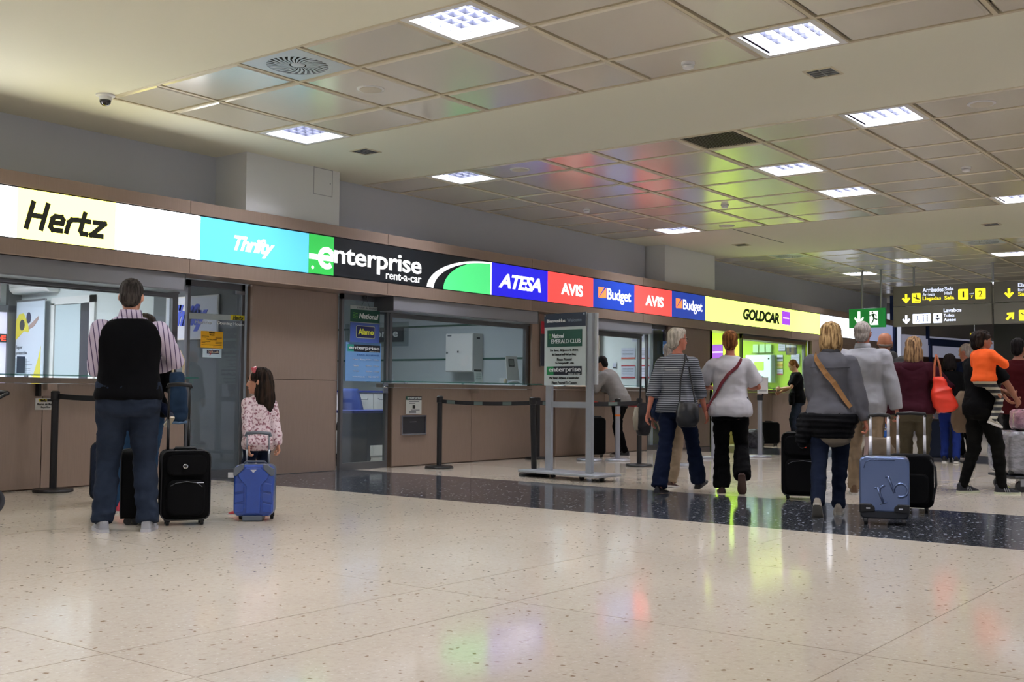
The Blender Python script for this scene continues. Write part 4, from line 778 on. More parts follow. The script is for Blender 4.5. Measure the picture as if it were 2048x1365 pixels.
for z in (1.65, 1.665, 1.68, 1.695): MB().tube([(.045+.011*k, -.05, z+.004*math.sin(k*1.3)) for k in range(5)], .0025, 5).build('wave_mark', LG, t)
for z, s_, a, b, bb in ((1.485, 'Por favor, diríjanse a la oficina', .07, .51, .02), (1.435, 'de Enterprise® del parking.', .10, .48, .02), (1.38, 'Please Proceed', .18, .41, 0), (1.335, 'To Enterprise® Cabin.', .15, .45, 0), (1.07+.0, None, 0, 0, 0), (1.16, 'Por favor, diríjanse al mostrador.', .06, .53, .02), (1.115-.01, 'Please Proceed To Counter.', .10, .50, 0)):
    if s_: text(s_, a, b, z, z+.034, -.047, TXT, t, bold=bb)
MB().box((.015, -.049, 1.215), (.125, -.045, 1.315)).build('green_square', mat('enterprise_green', '1E8A4E', .5), t); MB().box((.125, -.049, 1.215), (.565, -.045, 1.315)).build('dark_bar', mat('ink', '0C1424', .5), t); text('enterprise', .05, .555, 1.235, 1.305, -.05, WTX, t, bold=.012); text('rent-a-car', .36, .55, 1.218, 1.232, -.05, WTX, t)
# ---------------------------------------------------------------- people
SKIN = mat('skin', 'C08A70', .55, bump=.1, bscale=120, var=.08, vscale=20); SKINR = mat('skin_ruddy', 'B9725A', .5, bump=.1, bscale=120, var=.1, vscale=20); SKIND = mat('skin_tan', '8E5A40', .55, bump=.1, bscale=120, var=.08, vscale=20)
EYEW = mat('eye_white', 'E8E4DE', .3); EYED = mat('eye_dark', '1C1410', .3); LIPS = mat('lips', 'A0554E', .5)
def hairmat(n, c1, c2, sc=40):
    m = mat(n, c1, .6, spec=.12, bump=.6, bscale=sc*3, stretch=(1, 1, .08)); nt = m.node_tree; N = nt.nodes; L = nt.links
    tc = N.new('ShaderNodeTexCoord'); mp = N.new('ShaderNodeMapping'); mp.inputs['Scale'].default_value = (1, 1, .1); L.new(tc.outputs['Object'], mp.inputs[0])
    z = N.new('ShaderNodeTexNoise'); z.inputs['Scale'].default_value = sc; z.inputs['Detail'].default_value = 4; L.new(mp.outputs[0], z.inputs['Vector'])
    r = N.new('ShaderNodeValToRGB'); r.color_ramp.elements[0].position = .38; r.color_ramp.elements[1].position = .62; r.color_ramp.elements[0].color = (*srgb(c1), 1); r.color_ramp.elements[1].color = (*srgb(c2), 1)
    L.new(z.outputs[0], r.inputs[0]); L.new(r.outputs[0], N['Principled BSDF'].inputs['Base Color']); return m
def cloth(n, c, rough=.85, bump=.25, bs=500, var=.06, vs=12, **k): return mat(n, c, rough, spec=.1, bump=bump, bscale=bs, var=var, vscale=vs, **k)
PENDING = []
def skinned(q, name, m, parent, voxel=.013, sm=4, fold=None, post=None, label=None):
    """solid pieces in q become one continuous surface (voxel remesh), smoothed; finished in flush_skins"""
    o = q.build(name, m, parent)
    r = o.modifiers.new('r', 'REMESH'); r.mode = 'VOXEL'; r.voxel_size = voxel; r.use_smooth_shade = True
    s_ = o.modifiers.new('s', 'SMOOTH'); s_.factor = .5; s_.iterations = sm
    PENDING.append((o, fold, post)); 
    if label: o['label'] = label
    return o
def flush_skins():
    bpy.context.view_layer.update(); dg = bpy.context.evaluated_depsgraph_get()
    for o, fold, post in PENDING:
        me = bpy.data.meshes.new_from_object(o.evaluated_get(dg)); old = o.data; o.modifiers.clear(); o.data = me; me.name = o.name; bpy.data.meshes.remove(old)
        if fold:
            nrm = [v.normal.copy() for v in me.vertices]
            for v, n in zip(me.vertices, nrm): v.co = v.co+n*fold(v.co, n)
        if post:
            k0 = len(me.vertices); q = post; vs = [tuple(v.co) for v in me.vertices]+q.v; fs = [tuple(p.vertices) for p in me.polygons]+[tuple(i+k0 for i in f) for f in q.f]
            mats = list(me.materials); nm = bpy.data.meshes.new(o.name); nm.from_pydata(vs, [], fs)
            for x in mats: nm.materials.append(x)
            o.data = nm; bpy.data.meshes.remove(me); me = nm
        me.polygons.foreach_set('use_smooth', [True]*len(me.polygons)); me.update()
    PENDING.clear()
def nz(p, s, o=0): return noise.noise(V(p.x*s[0]+o, p.y*s[1]+o, p.z*s[2]+o))
def folds(amp=.006, s=(5, 5, 13), o=0, fine=.35):
    def f(p, n): 
        a = nz(p, s, o); b = nz(p, (s[0]*2.3, s[1]*2.3, s[2]*2.0), o+7)
        return amp*((1-2.2*abs(a))*.8+fine*(1-2*abs(b))-.25)
    return f
def quilt(step=.07, amp=.013, o=0):
    def f(p, n): 
        z = (p.z+.25*step*nz(p, (6, 6, 6), o))/step; k = abs(math.sin(PI*z)); return amp*(k**.5)-amp*.6+.003*nz(p, (25, 25, 25), o)
    return f
def strands(amp=.006, freq=26, o=0):
    def f(p, n):
        a = math.atan2(p.y, p.x)*freq/6; return amp*(noise.noise(V(a*1.7+o, p.z*3, o))+.6*noise.noise(V(p.x*70+o, p.y*70, p.z*9)))
    return f
MALE = [(.79, .13, .10, 0), (.86, .168, .118, -.008), (.94, .172, .125, -.01), (1.02, .163, .115, -.002), (1.12, .150, .108, .004), (1.24, .157, .118, .0), (1.34, .167, .118, -.004), (1.41, .164, .100, -.006), (1.455, .115, .078, -.008), (1.50, .070, .062, -.008), (1.53, .056, .058, -.004)]
FEM = [(.79, .13, .10, 0), (.86, .178, .125, -.012), (.94, .175, .128, -.012), (1.02, .150, .108, 0), (1.10, .128, .098, .004), (1.22, .134, .115, .008), (1.32, .142, .112, .0), (1.39, .146, .092, -.006), (1.44, .115, .072, -.01), (1.485, .06, .056, -.008), (1.53, .05, .052, -.002)]
def ik(a, c, l1, l2, pole):
    a, c, pole = V(a), V(c), V(pole); d = c-a; L = min(d.length, (l1+l2)*.998); d.normalize(); c = a+d*L
    x = (l1*l1-l2*l2+L*L)/(2*L); h = math.sqrt(max(0, l1*l1-x*x)); p = pole-d*pole.dot(d)
    if p.length < 1e-6: p = V(0, 1, 0)
    return a+d*x+p.normalized()*h, c
def hand(q, W, d, n, s=1.0, curl=.5, right=True, k=1.0):
    """palm plus five separate bent fingers; d: along the hand, n: palm normal (fingers curl towards it)"""
    d = V(d).normalized(); n = V(n); n = (n-d*n.dot(d)).normalized(); sd = d.cross(n)
    pr = []
    for u, w_, h_ in ((-.01, .026, .020), (.02, .030, .017), (.05, .038, .016), (.08, .040, .014), (.092, .036, .011)):
        c = W+d*u*s; pr.append([c+sd*(w_*s*math.cos(2*PI*j/12))+n*(h_*s*math.sin(2*PI*j/12)) for j in range(12)])
    q.loft(pr)
    th = 1 if right else -1
    for i, (o, L1) in enumerate(((-.028, .066), (-.0095, .076), (.0095, .07), (.028, .056))):
        o *= -th; b = W+d*.078*s+sd*o*s; pts = [b]; dd = d.copy(); ang = 0
        for j, (f, c2) in enumerate(((.42, .5), (.33, 1.0), (.27, .8))):
            ang += curl*c2; dv = (d*math.cos(ang)+n*math.sin(ang)+sd*o*2.0*(1-min(1, curl))).normalized(); pts.append(pts[-1]+dv*(L1*f*s+(.014*s if j == 0 else 0)))
        q.tube(pts, [.0092*s, .0088*s, .008*s, .0062*s], 8)
    b = W+d*.02*s-sd*(-th)*.022*s*-1 if False else W+d*.02*s+sd*(th)*.022*s
    p1 = b+(d*.55+sd*th*.75+n*.15).normalized()*.04*s; p2 = p1+(d*.85+sd*th*.15+n*(.3+curl*.35)).normalized()*.03*s; p3 = p2+(d*.75-sd*th*.1+n*(.3+curl*.5)).normalized()*.022*s
    q.tube([b, p1, p2, p3], [.0135*s, .0112*s, .0098*s, .007*s], 8)
class P:
    pass
def person(lab, x, y, face, H, sex='m', bulk=1.0, lean=0, skin=None, head=(0, 0), feet=None, hands=None, elbows=((-1, -.4, -.3), (1, -.4, -.3)), knees=None, top=None, topm=None, sleeve='long', hem=.86, tfold=None, toff=.016, pants=None, pbulk=1.0, flare=1.0, pfold=None,
           shoes=None, shoesole=None, hair=None, hairm=None, curl=.5, headk=1.0, collar=None, cuff=False, rz=0, pelvis=(0, 0), hipdrop=0, seated=None, vox=.013, group=None, palms=(None, None), beard=False, z0=0, legs=True, shoekind='sneaker'):
    k = H/1.75; s = k; B = P(); B.k = k
    t = thing('person', lab, 'person', (x, y, z0), math.radians(face)-PI/2); B.t = t
    sk = skin or SKIN; RG = MALE if sex == 'm' else FEM
    ln = math.radians(lean); px, py = pelvis; zd = -hipdrop
    def T(p):
        p = V(p); u = min(1, max(0, (p.z-.88)/.35)); a = ln*(u*u*(3-2*u)) if p.z > .88 else 0
        dz = p.z-.95; return V(px+p.x, py+p.y*math.cos(a)+dz*math.sin(a), .95+dz*math.cos(a)-p.y*math.sin(a)+zd)*k
    B.T = T
    def prof(z):
        for r0, r1 in zip(RG, RG[1:]):
            if r0[0] <= z <= r1[0]: u = (z-r0[0])/(r1[0]-r0[0]); return [r0[i]+(r1[i]-r0[i])*u for i in range(1, 4)]
        return list(RG[0][1:]) if z < RG[0][0] else list(RG[-1][1:])
    B.prof = prof
    def ring(z, off=0, n=20, sc=1.0, ex=2.35):
        a, b, yo = prof(z); a = a*(bulk if z < 1.44 else 1)*sc+off; b = b*(1+(bulk-1)*1.3 if z < 1.44 else 1)*sc+off; R = []
        for j in range(n):
            c, q_ = math.cos(2*PI*j/n), math.sin(2*PI*j/n); R.append(T((a*math.copysign(abs(c)**(2/ex), c), yo+b*math.copysign(abs(q_)**(2/ex), q_), z)))
        return R
    B.ring = ring
    def surf(z, ang, off): 
        a, b, yo = prof(z); a = a*bulk+off; b = b*(1+(bulk-1)*1.3)+off; c, q_ = math.cos(ang), math.sin(ang); return T((a*math.copysign(abs(c)**(2/2.35), c), yo+b*math.copysign(abs(q_)**(2/2.35), q_), z))
    B.surf = surf
    shw = (.178 if sex == 'm' else .155)*(1+(bulk-1)*.6); hw = .088*(1+(bulk-1)*.4)
    SH = [T((sg*shw, -.012, 1.392 if sex == 'm' else 1.375)) for sg in (-1, 1)]
    HP = [V(px+sg*hw, py-.004, .90+zd)*k for sg in (-1, 1)]
    if feet is None: feet = ((-.10, 0, 0, 0, 8), (.10, 0, 0, 0, 8))
    AN, KN = [], []
    for i, (fx, fy, fz, pit, yw) in enumerate(feet):
        A = V(fx, fy, .088+fz)*k; kp = (knees[i] if knees else (0, 1, 0)); kn, A = ik(HP[i], A, .425*k, .41*k, kp); AN.append(A); KN.append(kn)
    if hands is None: hands = ((-.27, .03, .84), (.27, .03, .84))
    EL, WR = [], []
    for i in (0, 1):
        e, w_ = ik(SH[i], V(hands[i])*k, .285*k, .255*k, elbows[i]); EL.append(e); WR.append(w_)
    B.SH, B.EL, B.WR, B.AN, B.KN = SH, EL, WR, AN, KN
    # head frame
    hy, hp = math.radians(head[0]), math.radians(head[1]); HC = T((0, -.002, 1.57)); RH = Matrix.Rotation(hy, 3, 'Z') @ Matrix.Rotation(hp-ln*.4, 3, 'X'); hk = k*headk
    def Hd(p): return HC+RH @ (V(p)*hk)
    B.Hd = Hd
    g = 1.0 if sex == 'm' else .93
    # ---- body
    q = MB(); q.loft([ring(z, -.004) for z in (.80, .86, .94, 1.02, 1.12, 1.24, 1.34, 1.41, 1.46, 1.50, 1.53)])
    q.tube([T((0, -.01, 1.44)), T((0, -.006, 1.53)), Hd((0, .0, .04))], [.058*k*g, .054*k*g, .052*k*g], 14)
    hr = []
    for z, a, b, yo in ((-.045, .034, .030, .058), (-.03, .048, .055, .036), (.0, .060, .074, .020), (.04, .069, .088, .008), (.08, .074, .095, .0), (.12, .075, .094, -.004), (.15, .066, .082, -.008), (.172, .045, .055, -.01), (.18, .02, .025, -.01)):
        hr.append([Hd((a*math.cos(2*PI*j/20), yo+b*math.sin(2*PI*j/20), z)) for j in range(20)])
    q.loft(hr)
    q.loft([[Hd((x_*w_, yy_, z_)) for x_, z_ in ((-1, z1), (1, z1), (0, z1+.008))] for w_, yy_, z1 in ((.011, .075, .02), (.016, .112, .022))]) if False else q.tube([Hd((0, .088, .075)), Hd((0, .104, .045)), Hd((0, .112, .03)), Hd((0, .092, .02))], [.009*hk, .012*hk, .016*hk, .012*hk], 8)
    for sg in (-1, 1): q.ell(Hd((sg*.078, -.008, .055)), (.011*hk, .019*hk, .032*hk), nu=10, nv=8, rot=RH)
    for i in (0, 1):
        q.ell(SH[i], (.056*k,)*3); q.tube([SH[i], SH[i].lerp(EL[i], .45), EL[i], EL[i].lerp(WR[i], .3), WR[i]], [.05*k*g*bulk, .045*k*g*bulk, .036*k*g, .038*k*g, .025*k*g], 12)
        if legs: q.tube([HP[i], HP[i].lerp(KN[i], .5), KN[i], KN[i].lerp(AN[i], .3), AN[i], AN[i]-V(0, 0, .05*k)], [.082*k, .07*k, .052*k, .052*k, .034*k, .034*k], 12); q.ell(KN[i], (.052*k,)*3)
    fq = MB()
    for i in (0, 1):
        d = (WR[i]-EL[i]).normalized(); n = palms[i] or ((1, 0, 0) if i == 0 else (-1, 0, 0)); cv = curl[i] if isinstance(curl, tuple) else curl
        hand(fq, WR[i], d, n, k*g*(1.05 if H < 1.3 else 1.0), cv, right=(i == 1))
    B.body = skinned(q, 'body', sk, t, voxel=vox*(.8 if H > 1.3 else .62), sm=3, post=fq)
    for sg in (-1, 1):
        e = MB().ell(Hd((sg*.030, .0825, .068)), (.013*hk, .010*hk, .0085*hk), nu=10, nv=8, rot=RH).build('eye', EYEW, t, smooth=True); MB().ell(Hd((sg*.030, .0915, .068)), (.006*hk, .003*hk, .006*hk), nu=10, nv=6, rot=RH).build('iris', EYED, e, smooth=True)
        if hairm: MB().tube([Hd((sg*.012, .096, .088)), Hd((sg*.03, .095, .094)), Hd((sg*.048, .082, .088))], [.003*hk, .0045*hk, .002*hk], 6).build('eyebrow', hairm, t)
    MB().tube([Hd((-.024, .083, -.008)), Hd((-.01, .094, -.005)), Hd((.01, .094, -.005)), Hd((.024, .083, -.008))], [.003*hk, .0065*hk, .0065*hk, .003*hk], 8).build('lips', LIPS, t, smooth=True)
    # ---- trousers
    if pants and legs:
        q = MB(); q.loft([ring(z, .012, sc=pbulk) for z in (.80, .86, .94, 1.02, 1.04)])
        for i in (0, 1):
            a0 = AN[i]+(AN[i]-KN[i]).normalized()*.03*k; e = .09*k*pbulk*bulk**.5
            q.tube([HP[i]+V(0, 0, .02), HP[i].lerp(KN[i], .3), HP[i].lerp(KN[i], .6), KN[i], KN[i].lerp(AN[i], .35), KN[i].lerp(AN[i], .75), a0], [e*1.05, e*1.02, e*.86, e*.72, e*.70*(1+(flare-1)*.4), e*.62*flare, e*.62*flare], 16); q.ell(KN[i], (e*.72,)*3)
        B.pants = skinned(q, 'trousers', pants, t, voxel=vox, fold=pfold or folds(.012, (6, 6, 12), x*3))
        if cuff: pass
    # ---- top
    if topm:
        zs = [z for z in (.70, .74, .78, .82, .86, .90, .94, .98, 1.02, 1.07, 1.12, 1.18, 1.24, 1.30, 1.34, 1.38, 1.41, 1.44, 1.465) if z > hem+.01]; rs = [ring(hem, toff+.012)]+[ring(z, toff*(1 if z < 1.40 else .8)+(.006 if z < 1.0 else 0)) for z in zs]
        q = MB(); q.loft(rs+[ring(1.485, toff*.9)])
        if sleeve != 'none':
            for i in (0, 1):
                e = k*g; o = toff*k; q.ell(SH[i], ((.056*k+o),)*3)
                pts = [SH[i], SH[i].lerp(EL[i], .45), EL[i], EL[i].lerp(WR[i], .4), EL[i].lerp(WR[i], .97)]; rr = [.054*e*bulk+o, .049*e*bulk+o, .041*e+o, .04*e+o, .029*e+o*.8]
                if sleeve == 'short': pts = [SH[i], SH[i].lerp(EL[i], .45), SH[i].lerp(EL[i], .8)]; rr = [.056*e*bulk+o, .054*e*bulk+o, .052*e*bulk+o]
                if sleeve == 'elbow': pts = [SH[i], SH[i].lerp(EL[i], .45), EL[i], EL[i].lerp(WR[i], .35)]; rr = [.054*e*bulk+o, .049*e*bulk+o, .044*e+o, .044*e+o]
                q.tube(pts, rr, 14)
                if sleeve != 'short': q.ell(EL[i], (rr[2],)*3)
        B.top = skinned(q, top or 'shirt', topm, t, voxel=vox, fold=tfold or folds(.009, (5, 5, 9), y*5))
    if collar:
        cr = MB(); zc = 1.47
        cr.loft([[T((a*math.cos(2*PI*j/20), -.012+b*math.sin(2*PI*j/20), zc+dz+(.012 if math.sin(2*PI*j/20) < 0 else -.012))) for j in range(20)] for a, b, dz in ((.092, .085, -.01), (.083, .08, .025), (.074, .074, .055), (.066, .066, .055), (.072, .072, .0), (.07, .07, -.01))])
        cr.build('collar', collar, t, smooth=True)
    # ---- shoes
    if shoes and legs:
        for i, (fx, fy, fz, pit, yw) in enumerate(feet):
            R = Matrix.Rotation(math.radians(-yw if i else yw), 3, 'Z') @ Matrix.Rotation(math.radians(-pit), 3, 'X'); A = AN[i]; sk_ = k*(1.0 if H > 1.3 else 1.12)
            def W(p): return A+R @ (V(p)*sk_)
            low = shoekind == 'flat'; q = MB(); rr = []
            for yv, hwid, zt in ((-.068, .022, -.02), (-.06, .031, .012 if not low else -.03), (-.03, .036, .03 if not low else -.022), (.0, .038, .028 if not low else -.03), (.03, .038, .018 if not low else -.035), (.07, .042, -.012 if not low else -.04), (.12, .046, -.034 if not low else -.048), (.16, .044, -.046 if not low else -.054), (.185, .032, -.058), (.195, .012, -.068)):
                rr.append([W((hwid*a, yv, -.083+(zt+.083)*b)) for a, b in ((-1, .0), (-1.02, .3), (-.86, .7), (-.45, 1.0), (.45, 1.0), (.86, .7), (1.02, .3), (1, .0))])
            q.loft(rr); sh = q.build('shoe', shoes, t, smooth=False, bevel=.004)
            q = MB(); rr = []
            for yv, hwid in ((-.074, .02), (-.062, .035), (0, .040), (.07, .045), (.12, .050), (.165, .045), (.192, .03), (.203, .01)): rr.append([W((a*hwid, yv, z)) for a, z in ((-1, -.088), (-1, -.066), (1, -.066), (1, -.088))])
            q.loft(rr); q.build('sole', shoesole or mat('sole_white', 'CFCDC8', .6), sh)
            if shoekind == 'sneaker':
                for u in (.03, .05, .07): MB().tube([W((-.022, u, .0-(u-.03)*.7+.012)), W((0, u+.004, .012-(u-.03)*.7+.006)), W((.022, u, .012-(u-.03)*.7))], .0035*k, 5).build('lace', B_lace.get(lab, mat('lace_pale', 'B8B8B8', .8)), sh)
    # ---- hair
    if hair:
        q = MB()
        def El(c, r, n=18): q.ell(Hd(c), tuple(v*hk for v in r), nu=n, nv=12, rot=RH)
        if hair == 'short': El((0, -.018, .105), (.086, .096, .090)); El((0, -.045, .05), (.074, .062, .085)); v_ = .009
        elif hair == 'bald': 
            q.tube([Hd((-.068, .02, .06)), Hd((-.069, -.03, .05)), Hd((-.05, -.072, .04)), Hd((0, -.09, .035)), Hd((.05, -.072, .04)), Hd((.069, -.03, .05)), Hd((.068, .02, .06))], [.006*hk, .012*hk, .015*hk, .017*hk, .015*hk, .012*hk, .006*hk], 10, flat=1.0); v_ = .008
        elif hair == 'cropped': El((0, -.018, .102), (.082, .095, .089)); El((0, -.045, .045), (.073, .059, .074)); v_ = .008
        elif hair == 'crop_puff': El((0, -.022, .108), (.092, .098, .092)); El((0, -.055, .045), (.08, .064, .085)); El((0, .035, .15), (.07, .055, .045)); v_ = .010
        elif hair == 'bob': El((0, -.014, .10), (.095, .098, .095)); El((0, -.045, .02), (.104, .075, .11)); El((-.075, -.01, .0), (.032, .055, .10)); El((.075, -.01, .0), (.032, .055, .10)); v_ = .010
        elif hair == 'bob_long': El((0, -.014, .10), (.093, .098, .095)); El((0, -.05, .0), (.102, .070, .14)); El((-.07, -.02, -.04), (.036, .05, .11)); El((.07, -.02, -.04), (.036, .05, .11)); El((0, -.06, -.07), (.09, .05, .08)); v_ = .010
        elif hair == 'long': El((0, -.014, .10), (.092, .1, .095)); El((0, -.06, -.01), (.102, .07, .15)); El((.02, -.09, -.10), (.09, .05, .13)); El((-.07, -.035, -.03), (.03, .055, .12)); El((.07, -.03, -.07), (.034, .055, .14)); v_ = .009
        elif hair == 'bun': El((0, -.02, .10), (.085, .094, .088)); El((0, -.05, .04), (.07, .055, .08)); El((.01, -.125, .12), (.034, .034, .034)); v_ = .009
        elif hair == 'curly': 
            El((0, -.02, .11), (.095, .1, .09)); El((0, -.055, .04), (.085, .065, .09)); rr_ = random.Random(3)
            for _ in range(46): a_, b_ = rr_.uniform(0, 2*PI), rr_.uniform(-.1, 1.3); c_ = V(math.cos(a_)*math.cos(b_)*.095, -.025+math.sin(a_)*math.cos(b_)*.1, .11+.09*math.sin(b_)); (El(c_, (.03, .03, .03), 8) if c_.y < .05 or c_.z > .16 else None)
            v_ = .009
        B.hair = skinned(q, 'hair', hairm, t, voxel=v_*max(.75, k), sm=2, fold=strands(.009*hk if hair in ('bob', 'bob_long', 'long', 'crop_puff') else .005*hk, 26, x))
    return B
B_lace = {}
def strapband(B, pts, wd, m, name='strap', parent=None, off=.03, th=.004):
    """flat band over the torso; pts: (height, angle in degrees round the body)"""
    R = []; n = len(pts); C = [B.surf(z, math.radians(a), off) for z, a in pts]
    ax = B.T((0, 0, 1.2))
    for i, c in enumerate(C):
        d = (C[min(i+1, n-1)]-C[max(i-1, 0)]).normalized(); o = V(c.x, c.y-ax.y, 0); o.normalize(); s_ = d.cross(o).normalized(); R.append([c+s_*wd*.5, c+s_*wd*.5+o*th, c-s_*wd*.5+o*th, c-s_*wd*.5])
    return MB().loft(R).build(name, m, parent or B.t)
JEAN = cloth('dark_jeans', '232B39', vs=9, var=.18); JEAN2 = cloth('blue_jeans', '2A4462', vs=9, var=.2); BLACKC = cloth('black_cloth', '070708', .9); NAVYC = cloth('navy_trousers', '10182C', .85); OLIVE = cloth('olive_trousers', '4C4638', .85); BEIGEC = cloth('beige_trousers', '8E7C66', .85)
HB = hairmat('hair_darkbrown', '120E0B', '33271F'); HG = hairmat('hair_greying', '1E1A18', '4A4440', 60); HW = hairmat('hair_white', '9A9284', 'D2C8B8', 40); HK = hairmat('hair_black', '0A0808', '201A18'); HR = hairmat('hair_auburn', '4E2A14', '9A6436', 50); HBL = hairmat('hair_blonde', '5E4426', 'C0A070', 55); HGY = hairmat('hair_grey', '8C8480', 'B9AFA8', 80); HBR = hairmat('hair_lightbrown', '4A3524', 'A88660', 55)
SNK = mat('grey_suede', '9A9CA2', .7, var=.1, bump=.3, bscale=200); DARKSH = mat('black_shoe', '0E0D0D', .3, coat=.3); BROWNSH = mat('brown_shoe', '3A2018', .4); TANSH = mat('tan_shoe', '6E5440', .7)
STR = stripes('striped_shirt', 'CBBFD2', '4A3A62', 30, .2, 'X', slant=.15)
# 1 man in the black vest
m1 = person('person in black sleeveless vest and striped shirt standing with back turned, left', 4.62, 6.96, 57, 1.78, 'm', 1.10, skin=SKIN, head=(-8, -14), feet=((-.148, 0, 0, 0, 10), (.145, -.03, 0, 0, 12)), hands=((-.10, .32, 1.14), (.12, .30, 1.13)), elbows=((-.5, -.35, -1), (1, -.3, -.15)),
            top='shirt', topm=STR, hem=.98, toff=.018, pants=JEAN, pbulk=1.12, flare=1.12, shoes=SNK, shoesole=mat('sole_grey', 'B4B4B8', .6), hair='cropped', hairm=HG, curl=.9, collar=STR)
q = MB(); q.loft([m1.ring(z, o) for z, o in ((.91, .042), (.94, .042), (1.0, .036), (1.07, .034), (1.15, .034), (1.24, .034), (1.33, .034), (1.38, .032), (1.42, .024), (1.46, .026), (1.475, .02))])
for sg in (0, 1): q.ell(m1.SH[sg]+V((.030 if sg == 0 else -.030), 0, -.016), (.058, .078, .066))
skinned(q, 'vest', cloth('black_knit', '08080A', .95), m1.t, fold=folds(.004, (3, 3, 8), 2))
pk = MB().box((-.16, -.172, .90), (-.03, -.165, .905)); pk = MB()
for sg in (-1, 1): pk.tube([m1.surf(.915, math.radians(-90+sg*16), .026), m1.surf(.925, math.radians(-90+sg*32), .026), m1.surf(.945, math.radians(-90+sg*46), .026)], .0035, 5)
pk.build('pocket_seam', mat('seam_dark', '151A24', .9), m1.t)
# carried toddler, mostly hidden
td = person('toddler carried in front of the man in the black vest, one pale soled shoe showing', 4.86, 7.16, 75, .86, 'm', 1.0, skin=SKIN, headk=1.28, feet=((-.24, .1, .42, -10, 0), (.50, .15, .30, 30, 0)), hands=((-.25, .25, 1.0), (.25, .25, 1.0)), top='shirt', topm=NAVYC, hem=.86, pants=NAVYC, shoes=mat('navy_shoe', '1A2238', .7), shoesole=mat('sole_cream', 'D6CCB8', .6), hair='short', hairm=HB, z0=.62, vox=.011)
# 2 woman behind him
m2 = person('person with pinned up brown hair and dark top behind the man in the vest', 5.42, 7.93, 62, 1.62, 'f', .98, head=(-25, 0), feet=((-.20, .0, 0, 0, 20), (.06, .1, 0, 0, 5)), hands=((-.15, .28, 1.08), (.22, .20, 1.10)), elbows=((-1, -.3, -.4), (.2, -.5, -.9)), top='sweater', topm=BLACKC, hem=.84, pants=JEAN2, pbulk=.95, shoes=mat('pink_stripe_shoe', 'C23A50', .6), hair='bun', hairm=HB)
# 3 girl
FLOR = mat('floral_print', 'D8C4C8', .8, var=.0); nt = FLOR.node_tree; n_ = nt.nodes.new('ShaderNodeTexNoise'); n_.inputs['Scale'].default_value = 55; n_.inputs['Detail'].default_value = 3; tc_ = nt.nodes.new('ShaderNodeTexCoord'); nt.links.new(tc_.outputs['Object'], n_.inputs['Vector']); r_ = nt.nodes.new('ShaderNodeValToRGB'); r_.color_ramp.elements[0].position = .50; r_.color_ramp.elements[0].color = (*srgb('E0CED2'), 1); r_.color_ramp.elements[1].position = .62; r_.color_ramp.elements[1].color = (*srgb('8E5A66'), 1); nt.links.new(n_.outputs[0], r_.inputs[0]); nt.links.new(r_.outputs[0], nt.nodes['Principled BSDF'].inputs['Base Color'])
g1 = person('small girl in floral jacket with long dark hair holding a blue case', 5.93, 7.12, 72, 1.13, 'f', 1.0, skin=SKIN, headk=1.42, head=(52, 2), feet=((-.15, .02, 0, 0, 45), (.10, .02, 0, 0, 0)), hands=((-.20, -.19, .74), (.20, -.22, .74)), elbows=((-1, -.6, 0), (1, -.6, 0)), top='jacket', topm=FLOR, hem=.80, toff=.024, pants=NAVYC, pbulk=.95, shoes=mat('red_canvas', 'A01E2C', .7), hair='long', hairm=HB, curl=1.0, vox=.010)
MB().tube([g1.Hd((-.03, .03, .19)), g1.Hd((-.07, .04, .17)), g1.Hd((-.085, .03, .14))], [.01, .022, .01], 8).build('hair_clip', mat('pink_clip', 'C05A60', .4), g1.t)
MB().tube([g1.Hd((-.078, .075, .07)), g1.Hd((-.084, .03, .075)), g1.Hd((-.08, -.02, .075))], .003, 6).build('glasses', mat('glasses_red', '5A2A30', .3), g1.t)
# 4 striped shirt woman
STW = stripes('breton_stripes', '2C3038', '989CA2', 46, .38, 'Z')
w1 = person('person with short white hair, glasses and grey striped shirt walking', 9.98, 5.52, 8, 1.66, 'f', 1.10, skin=SKINR, head=(-38, 0), feet=((-.10, -.27, .0, 4, 0), (.12, .34, .005, -14, 0)), hands=((-.27, -.16, .86), (.27, .18, .80)), elbows=((-1, -.5, 0), (.6, -.8, 0)), top='striped_shirt', topm=STW, sleeve='elbow', hem=.86, toff=.022, pants=NAVYC, pbulk=1.02, flare=1.35, shoes=DARKSH, shoesole=BLK, hair='crop_puff', hairm=HW, curl=.5, shoekind='flat')
q = MB()
for sg in (-1, 1): q.tube([w1.Hd((sg*.03+.019*math.cos(2*PI*j/12), .1, .068+.015*math.sin(2*PI*j/12))) for j in range(13)], .002, 5)
q.tube([w1.Hd((.05, .098, .07)), w1.Hd((.08, .04, .075)), w1.Hd((.08, -.01, .07))], .0028, 5); q.tube([w1.Hd((-.05, .098, .07)), w1.Hd((-.08, .04, .075)), w1.Hd((-.08, -.01, .07))], .0028, 5); q.build('glasses', BLK, w1.t)
for zz in (1.335, 1.31, 1.285, 1.26): MB().loft([w1.ring(zz-.005, .026), w1.ring(zz+.005, .026)], cap=False).build('bold_stripe', mat('pale_stripe', 'B4B6B8', .8), w1.t)
# 5 second walker behind her
w2 = person('person in navy jacket almost hidden behind the striped shirt', 10.66, 5.98, 5, 1.55, 'f', 1.05, head=(0, 0), feet=((-.1, .1, 0, 0, 0), (.06, -.1, 0, 6, 0)), hands=((-.24, .0, .84), (.2, .0, .84)), top='jacket', topm=cloth('navy_jacket', '1B2740', .8), hem=.80, toff=.03, pants=BEIGEC, flare=1.2, shoes=BROWNSH, hair='short', hairm=HGY, shoekind='flat')
